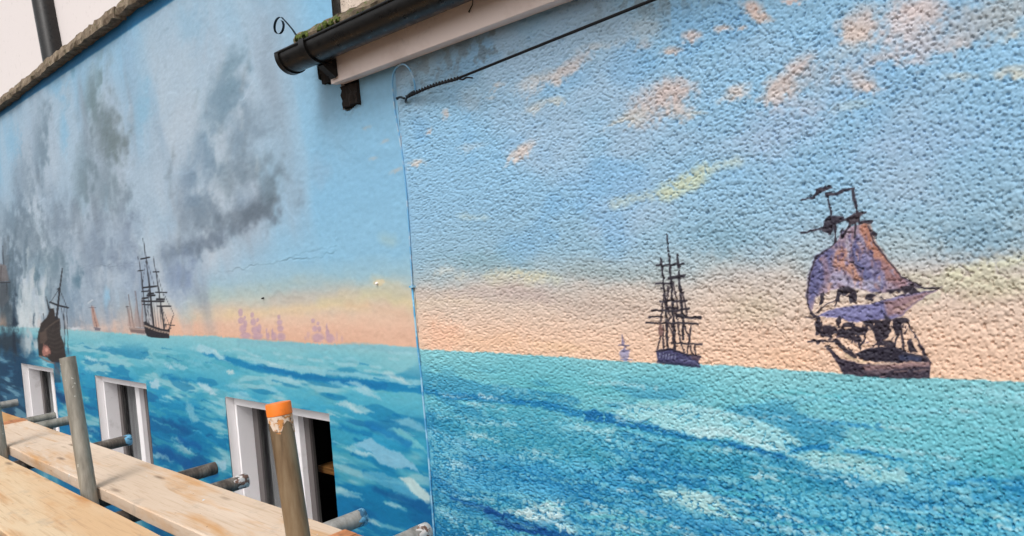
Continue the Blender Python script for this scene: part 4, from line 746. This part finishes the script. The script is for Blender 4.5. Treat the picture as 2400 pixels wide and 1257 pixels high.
# coping stones along the top of the smooth wall, and its core behind
random.seed(4)
x = -11.5; k = 0
while x < -2.32:
    L = random.uniform(.55, .75); x1 = min(x + L, -2.29); bm = bmesh.new(); dz = random.uniform(-.006, .006); dy = random.uniform(-.006, .006)
    zb = 1.985 + .012 * (x + 6.5) / 2.6 + dz
    nseg = 14; prof = [(-.055 + dy, zb), (-.060 + dy, zb + .024), (-.05 + dy, zb + .060), (.30, zb + .08), (.30, zb)]
    rings = [[bm.verts.new((x + .004 + (x1 - x - .008) * s / nseg, py + random.uniform(-.006, .006), pz + random.uniform(-.006, .006) + (.0 if q else 0))) for q, (py, pz) in enumerate(prof)] for s in range(nseg + 1)]
    for r0, r1 in zip(rings, rings[1:]):
        for q in range(5): bm.faces.new((r0[q], r0[(q + 1) % 5], r1[(q + 1) % 5], r1[q]))
    bm.faces.new(rings[0]); bm.faces.new(rings[-1][::-1])
    mesh_obj('coping_stone', bm, M['coping'], house); x = x1
bm = bmesh.new(); box(bm, -11.5, -2.30, .10, .28, WT + .45, 1.98); mesh_obj('wall_core', bm, M['beige'], house)

# ---------------------------------------------------------------- eaves of the cottage
FX0 = -2.232
boxo('fascia', M['fascia'], cottage, FX0, 1.8, -.062, -.036, 1.236, 1.425, bevel=.003)
boxo('soffit', M['fascia'], cottage, FX0 + .004, 1.8, -.0355, -.012, 1.240, 1.262)
bm = bmesh.new(); box(bm, -2.152, FX0 - .006, -.012, .14, 1.158, 1.232); box(bm, -2.36, -2.235, -.012, .14, 1.272, 1.395)
for vtx in bm.verts: vtx.co += Vector((random.uniform(-.008, .008), random.uniform(-.006, .006), random.uniform(-.006, .006)))
bmesh.ops.subdivide_edges(bm, edges=bm.edges[:], cuts=4, use_grid_fill=True)
for vtx in bm.verts: vtx.co += Vector((random.uniform(-.004, .004), random.uniform(-.006, .006), random.uniform(-.004, .004)))
mesh_obj('rotten_joist', bm, M['rot'], cottage)
bm = bmesh.new(); box(bm, -2.42, -2.12, .16, .2, 1.08, 1.42); mesh_obj('pocket_back', bm, M['rot'], cottage)
# gutter: half round, open above, with lip
GY, GZc, GR, GX0 = -.126, 1.357, .058, -2.372
def half_ring(bm, x, r, a0=180, a1=360, n=18):
    return [bm.verts.new((x, GY + r * math.cos(math.radians(a0 + (a1 - a0) * k / n)), GZc + r * math.sin(math.radians(a0 + (a1 - a0) * k / n)))) for k in range(n + 1)]
def half_tube(name, mat, parent, x0, x1, ro, ri, a0=180, a1=360, nx=1):
    bm = bmesh.new(); X_ = [x0 + (x1 - x0) * k / nx for k in range(nx + 1)]; O = [half_ring(bm, x, ro, a0, a1) for x in X_]; I = [half_ring(bm, x, ri, a0, a1) for x in X_]
    for A, sgn in ((O, 1), (I, -1)):
        for p_, q_ in zip(A, A[1:]):
            for k in range(len(p_) - 1): bm.faces.new((p_[k], q_[k], q_[k + 1], p_[k + 1]))
    for e_ in (0, -1):
        for k in range(len(O[0]) - 1): bm.faces.new((O[e_][k], O[e_][k + 1], I[e_][k + 1], I[e_][k]))
    for p_, q_, p2, q2 in zip(O, O[1:], I, I[1:]):
        for k in (0, -1): bm.faces.new((p_[k], q_[k], q2[k], p2[k]))
    return smooth_sharp(mesh_obj(name, bm, mat, parent))
gut = half_tube('gutter', M['black'], cottage, GX0, 1.8, GR, GR - .003, 174, 362, 4)
def gpart(o):
    o.parent = gut; o.matrix_parent_inverse = Matrix.Identity(4); return o
GINV = (Matrix.Translation(Vector(cottage.location)) @ gut.matrix_parent_inverse).inverted()
def under(o, p):
    o.parent = p; o.matrix_parent_inverse = GINV; return o
under(half_tube('end_cap', M['black'], None, GX0 - .006, GX0 + .018, GR + .005, GR + .0004, 172, 364), gut)
bm = bmesh.new(); r0 = half_ring(bm, GX0 - .006, GR + .005, 172, 364); r1 = half_ring(bm, GX0 - .002, GR + .005, 172, 364); bm.faces.new(r0); bm.faces.new(r1[::-1])
for k in range(len(r0) - 1): bm.faces.new((r0[k], r0[k + 1], r1[k + 1], r1[k]))
bm.faces.new((r0[0], r1[0], r1[-1], r0[-1])); under(mesh_obj('end_plate', bm, M['black'], None), gut)
bm = bmesh.new(); tube(bm, [(GX0, GY - GR - .001, GZc + .006), (1.8, GY - GR - .001, GZc + .006)], .005, 8); under(mesh_obj('rim', bm, M['black'], None, True), gut)
for bx_ in (-2.200, -.62, .4):
    half_tube('x', M['black'], None, bx_ - .016, bx_ + .016, GR + .007, GR + .0008, 168, 366)
    o = bpy.data.objects[-1] if False else [q for q in bpy.data.objects if q.name.startswith('x')][-1]; o.name = 'bracket'; under(o, gut)
    bm = bmesh.new(); pts = [(GY + .01, GZc - GR - .006), (-.0635, GZc - .040), (-.0635, GZc - .100), (-.071, GZc - .108), (GY + .004, GZc - GR - .012)]
    f0 = [bm.verts.new((bx_ - .016, y_, z_)) for y_, z_ in pts]; f1 = [bm.verts.new((bx_ + .016, y_, z_)) for y_, z_ in pts]; bm.faces.new(f0); bm.faces.new(f1[::-1])
    for k in range(5): bm.faces.new((f0[k], f1[k], f1[(k + 1) % 5], f0[(k + 1) % 5]))
    under(mesh_obj('bracket_foot', bm, M['black'], None), gut)
# eaves course of stone slates above the gutter, moss in the joints
random.seed(9); x = -2.385
while x < 1.8:
    L = random.uniform(.22, .34); bm = bmesh.new(); n_ = 8
    dz = random.uniform(-.004, .004)
    def row(y_, z_): return [bm.verts.new((x + .002 + (L - .004) * k / n_, y_ + random.uniform(-.004, .004), z_ + dz + random.uniform(-.003, .003))) for k in range(n_ + 1)]
    A = [row(-.098, 1.400), row(-.104, 1.425), row(-.090, 1.448), row(.034, 1.492), row(.034, 1.44)]
    for q in range(5):
        for k in range(n_): bm.faces.new((A[q][k], A[q][k + 1], A[(q + 1) % 5][k + 1], A[(q + 1) % 5][k]))
    bm.faces.new([A[q][0] for q in range(5)]); bm.faces.new([A[q][-1] for q in range(4, -1, -1)])
    mesh_obj('eaves_slate', bm, M['slate'], cottage); x += L
for k in range(11):
    px = -2.36 + random.random() ** 1.5 * .32; r = random.uniform(.007, .015); bm = bmesh.new(); bmesh.ops.create_icosphere(bm, subdivisions=2, radius=r)
    for vtx in bm.verts: vtx.co = Vector((vtx.co.x * 1.3, vtx.co.y, vtx.co.z * .8)) * random.uniform(.8, 1.2) + Vector((px, -.100, 1.418 + random.uniform(-.008, .014)))
    mesh_obj('moss_clump', bm, M['moss'], cottage, True)
bm = bmesh.new(); box(bm, -2.268, 1.8, .036, .24, 1.432, 3.2); mesh_obj('upper_wall', bm, M['beige'], cottage)
# curled strap at the eaves end
pts = [at(703, 98, -.10), at(695, 84, -.10), at(686, 70, -.10), at(676, 58, -.10)]; c0 = at(655, 62, -.10); base = pts[-1]
def coil(k, n=20):
    ang = math.radians(-25 - 385 * k / n); rr = .030 * (1 - .42 * k / n); return Vector((c0.x + rr * math.cos(ang) * .8, -.10 - .004 * k / n, c0.z + rr * .95 * math.sin(ang) * -1 * -1 * 1))
path = pts + [c0 + Vector((.030 * math.cos(math.radians(a_)) * (1 - .0009 * (a_ - 40)) * 1.35, 0, .034 * math.sin(math.radians(a_)) * (1 - .0009 * (a_ - 40)))) for a_ in range(60, 430, 18)]
bm = bmesh.new(); prev = None
for i, p in enumerate(path):
    a_, b_ = bm.verts.new(p + Vector((0, -.005, 0))), bm.verts.new(p + Vector((0, .005, 0)))
    if prev: bm.faces.new((prev[0], prev[1], b_, a_))
    prev = (a_, b_)
bmesh.ops.solidify(bm, geom=bm.faces[:], thickness=.0045); mesh_obj('curled_strap', bm, M['strap'], cottage, True)
# edge bead and little fixings at the joint
bm = bmesh.new(); jp = [(966, 674), (972, 740), (979, 815), (987, 880), (994, 960), (1003, 1050), (1010, 1150), (1018, 1257), (1024, 1330)]
tube(bm, [at(a_, b_, -.004) for a_, b_ in jp], .0035, 8); mesh_obj('edge_bead', bm, M['bead'], cottage, True)
bm = bmesh.new(); p = at(967, 672, -.008); box(bm, p.x - .012, p.x + .008, -.014, .0, p.z - .003, p.z + .003); mesh_obj('cable_clip', bm, M['bead'], cottage)
for (a_, b_), m_ in (((885, 664), 'frame'), ((618, 699), 'black')):
    p = at(a_, b_, 0); bm = bmesh.new(); tube(bm, [p + Vector((0, .01, 0)), p + Vector((.002, -.008, 0)), p + Vector((.003, -.011, -.003))], [.004, .004, .003], 8); mesh_obj('wall_plug', bm, M[m_], house, True)
bm = bmesh.new(); p = at(1107, 12, -.066); tube(bm, [p + Vector((.002, 0, .05)), p + Vector((.006, -.002, .02)), p, p + Vector((-.012, -.001, -.012)), p + Vector((-.016, 0, -.016))], [.0012, .0012, .0015, .002, .003], 6); mesh_obj('loose_wire', bm, M['black'], cottage)

# ---------------------------------------------------------------- wire and stay cable on the wall
def bez(points, n=8):
    P = [Vector(p) for p in points]; out = []
    for i in range(len(P) - 1):
        p0, p1, p2, p3 = P[max(i - 1, 0)], P[i], P[i + 1], P[min(i + 2, len(P) - 1)]
        for k in range(n):
            t = k / n; out.append(.5 * ((2 * p1) + (-p0 + p2) * t + (2 * p0 - 5 * p1 + 4 * p2 - p3) * t * t + (-p0 + 3 * p1 - 3 * p2 + p3) * t ** 3))
    return out + [P[-1]]
bm = bmesh.new(); tube(bm, bez([at(973, 212, -.012), at(970, 188, -.02), at(960, 163, -.03), at(945, 151, -.034), at(928, 160, -.028), at(920, 186, -.018), at(923, 240, -.006), at(932, 300, -.004), at(942, 360, -.004), at(951, 440, -.005), at(958, 530, -.005), at(963, 610, -.005), at(966, 672, -.006)]), .0028, 8)
tag(mesh_obj('wall_wire', bm, M['wire'], None, True), 'thin pale blue wire looped under the fascia and run down the joint', 'wire')
cb = thing('stay_cable', 'black stay cable twisted back on itself, stretched from a hook in the roughcast', 'cable', at(946, 230, 0))
A0, A1, A2 = at(952, 228, -.02), at(1073, 184, -.055), at(1620, -36, -.20)
far_ = A1 + (A2 - A1) * 2.2
bm = bmesh.new(); tube(bm, [A1 + (A0 - A1) * .04, A1, A1 + (A2 - A1) * .5, far_], .0039, 10); mesh_obj('cable', bm, M['cable'], cb, True)
ax = (A1 - A0); s1 = ax.cross(Vector((0, 1, 0))).normalized(); s2 = ax.normalized().cross(s1)
for ph in (0, math.pi):
    bm = bmesh.new(); tube(bm, [A0 + ax * (k / 90) + (s1 * math.cos(k / 90 * 2 * math.pi * 9 + ph) + s2 * math.sin(k / 90 * 2 * math.pi * 9 + ph)) * .0036 + Vector((0, 0, .006 * math.sin(math.pi * k / 90))) for k in range(91)], .0032, 6); mesh_obj('twisted_strand', bm, M['cable'], cb, True)
bm = bmesh.new(); tube(bm, bez([A1, at(1084, 187, -.06), at(1094, 182, -.065), at(1108, 183, -.07)], 4), [.0028] * 12 + [.002], 6); mesh_obj('loose_end', bm, M['cable'], cb, True)
bm = bmesh.new(); tube(bm, bez([at(951, 240, .004), at(951, 236, -.016), at(955, 226, -.024), at(966, 217, -.026), at(972, 214, -.02)], 5), .004, 8); tube(bm, bez([at(948, 231, -.016), at(938, 228, -.02), at(931, 231, -.018)], 4), [.004] * 8 + [.0055], 8); mesh_obj('hook', bm, M['strap'], cb, True)

# ---------------------------------------------------------------- neighbour's white house beyond the coping
nb = thing('white_house', 'pale rendered house rising behind the coping, with black downpipe', 'house', (-9, 1.2, GZ))
bm = bmesh.new(); box(bm, -16, -4.0, 1.2, 6, GZ, 8.2); mesh_obj('wall', bm, M['neighbour'], nb)
p0, p1 = at(126, 128, 1.13), at(100, -12, 1.13); dv = p1 - p0
bm = bmesh.new(); tube(bm, [p0 - dv * 3.0, p0, p1, p1 + dv * 3.0], .118, 14); smooth_sharp(mesh_obj('downpipe', bm, M['black'], nb))

# ---------------------------------------------------------------- scaffold: standards, tubes, boards
def standard(top_px, bot_px, Y, mat, label, cap=None, r=.0219):
    T, B = at(*top_px, Y), at(*bot_px, Y); dv = (B - T).normalized(); foot = T + dv * ((T.z - GZ) / -dv.z)
    s = thing('scaffold_pole', label, 'pole', foot, 'upright scaffold poles')
    bm = bmesh.new(); tube(bm, [foot, foot + (T - foot) * .5, T - dv * -.002, T], r, 20, True, .84); smooth_sharp(mesh_obj('tube', bm, M[mat], s))
    bm = bmesh.new(); box(bm, foot.x - .075, foot.x + .075, foot.y - .075, foot.y + .075, foot.z, foot.z + .006); mesh_obj('base_plate', bm, M[mat], s)
    if cap:
        bm = bmesh.new(); tube(bm, [T + dv * .020, T + dv * .0195, T - dv * .0015, T - dv * .003], [r + .0006, r + .0018, r + .0018, r + .0010], 20); smooth_sharp(mesh_obj('end_cap', bm, M['orange'], s), 30)
        bm = bmesh.new(); n_ = 20; up = -dv; s_ = up.cross(Vector((0, 1, 0))).normalized(); t_ = s_.cross(up)
        ra = [T + dv * .0202 + (s_ * math.cos(2 * math.pi * k / n_) + t_ * math.sin(2 * math.pi * k / n_)) * (r + .0009) for k in range(n_)]
        random.seed(5); a_ = [bm.verts.new(p) for p in ra]; b_ = [bm.verts.new(p + dv * (.010 + .034 * abs(math.sin(k * .55 + .9)) ** 2 * random.uniform(.5, 1.1))) for k, p in enumerate(ra)]
        for k in range(n_): bm.faces.new((a_[k], a_[(k + 1) % n_], b_[(k + 1) % n_], b_[k]))
        mesh_obj('paint_crust', bm, M['crust'], s, True)
    return s
PY = -.902
standard((652, 948), (699, 1257), PY, 'steel_brown', 'nearest rusty scaffold pole with orange cap in front of window', True)
standard((158, 838), (210, 1165), PY, 'steel_grey', 'middle grey scaffold pole with white paint flecks, no cap')
standard((-26, 880), (2, 1056), PY, 'steel_grey', 'grey scaffold pole cut off by the left edge of the view')
TUBES = [(-1.40, -.478, 'steel_light', 'splash_white', 'short scaffold tube end nearest the wall joint, white flecks', .0), (-1.63, -.500, 'steel_light', 'splash_blue', 'bright scaffold tube end below the nearest window', .0), (-2.255, -.502, 'steel_dark', 'splash_white', 'dark scaffold tube end crusted with white paint', 0), (-2.50, -.488, 'steel_dark', None, 'dark bare scaffold tube end between two windows', 0),
         (-3.31, -.473, 'steel_dark', 'splash_blue', 'scaffold tube end tipped with blue paint by middle window', 0), (-4.12, -.44, 'steel_grey', None, 'grey scaffold tube end behind the middle pole', 0), (-4.34, -.469, 'steel_grey', None, 'short grey scaffold tube end before the far window', 0), (-5.14, -.446, 'steel_light', None, 'pale scaffold tube end at the far left', 0)]
for X_, Ye, m_, tip, lb, dz in TUBES:
    t = thing('scaffold_tube', lb, 'tube', (X_, -1.2, -.064), 'cross tubes under the boards'); sl = random.uniform(-.01, .01)
    bm = bmesh.new(); tube(bm, [(X_ - sl, -2.3, -.0625), (X_, Ye - .001, -.0625), (X_, Ye, -.0625)], .0218, 18, True, .84); smooth_sharp(mesh_obj('tube', bm, M[m_], t))
    if tip:
        bm = bmesh.new(); n_ = 18; L = .05 if tip == 'splash_white' else .028
        A = [bm.verts.new((X_ + .0225 * math.cos(2 * math.pi * k / n_), Ye + .001, -.0625 + .0225 * math.sin(2 * math.pi * k / n_))) for k in range(n_)]
        B = [bm.verts.new((v_.co.x, Ye - L * random.uniform(.45, 1.1), v_.co.z)) for v_ in A]; I = [bm.verts.new((X_ + .0180 * math.cos(2 * math.pi * k / n_), Ye + .001, -.0625 + .0180 * math.sin(2 * math.pi * k / n_))) for k in range(n_)]
        for k in range(n_):
            j = (k + 1) % n_; bm.faces.new((A[k], A[j], B[j], B[k])); bm.faces.new((A[k], A[j], I[j], I[k]))
        mesh_obj('paint_splash', bm, M[tip], t, True)
def ledger(Y, z, lb):
    bm = bmesh.new(); tube(bm, [(-6.5, Y, z), (1.8, Y, z)], .0241, 14); tag(smooth_sharp(mesh_obj('scaffold_ledger', bm, M['steel_grey'])), lb, 'tube')
ledger(-.952, -.112, 'long scaffold tube running under the boards along the pole row')
def board(x0, x1, y0, y1, mi, lb, dz=0., yaw=0.):
    b_ = thing('scaffold_board', lb, 'board', ((x0 + x1) / 2, (y0 + y1) / 2, -.0385 + dz), 'scaffold boards of the lift')
    bm = bmesh.new(); nx_ = 24; hw, L = (y1 - y0) / 2, (x1 - x0) / 2; rs = random.Random(lb)
    prof = [(-hw + .003, 0), (-hw, .003), (-hw, .0345), (-hw + .003, .0375), (hw - .003, .0375), (hw, .0345), (hw, .003), (hw - .003, 0)]
    rings = []
    for k in range(nx_ + 1):
        x = -L + 2 * L * k / nx_; wob = .0012 * math.sin(k * 1.3 + mi); rings.append([bm.verts.new((x, py + wob + rs.uniform(-.0008, .0008), pz + (rs.uniform(-.0006, .0006) if 0 < pz < .037 else 0))) for py, pz in prof])
    for a_, c_ in zip(rings, rings[1:]):
        for q in range(8): bm.faces.new((a_[q], a_[(q + 1) % 8], c_[(q + 1) % 8], c_[q]))
    bm.faces.new(rings[0]); bm.faces.new(rings[-1][::-1])
    for v_ in bm.verts: v_.co += b_.location
    mesh_obj('plank', bm, M['board'][mi], b_)
    for xe in (x0, x1):
        bm = bmesh.new(); d_ = 1 if xe == x1 else -1; zt = b_.location.z + .0384
        box(bm, min(xe - d_ * .045, xe + d_ * .0015), max(xe - d_ * .045, xe + d_ * .0015), y0 - .0012, y1 + .0012, b_.location.z - .0012, zt); mesh_obj('end_band', bm, M['strapmetal'], b_)
    return b_
n = NT('rusty end band'); M['strapmetal'] = n.done(n.ramp(n.noise(30), [(.35, (150, 96, 60)), (.65, (214, 142, 92))]), .6, metal=.3)
jx = at_z(44, 985, 0).x
board(jx + .004, -1.405, -.876, -.674, 0, 'bleached board nearest the wall, white with paint')
board(jx - 2.6, jx - .002, -.872, -.672, 2, 'orange board beyond the far end of the bleached board')
board(-1.398, 1.2, -.876, -.676, 1, 'short run of board nearest the wall at the bottom edge')
board(-4.5, -.6, -1.156, -.932, 1, 'wide tan board just outside the poles')
board(-4.2, -.3, -1.39, -1.166, 2, 'orange stained board at the bottom left corner')
board(-4.2, -.3, -1.625, -1.402, 3, 'pale board under the viewer, third from the wall')
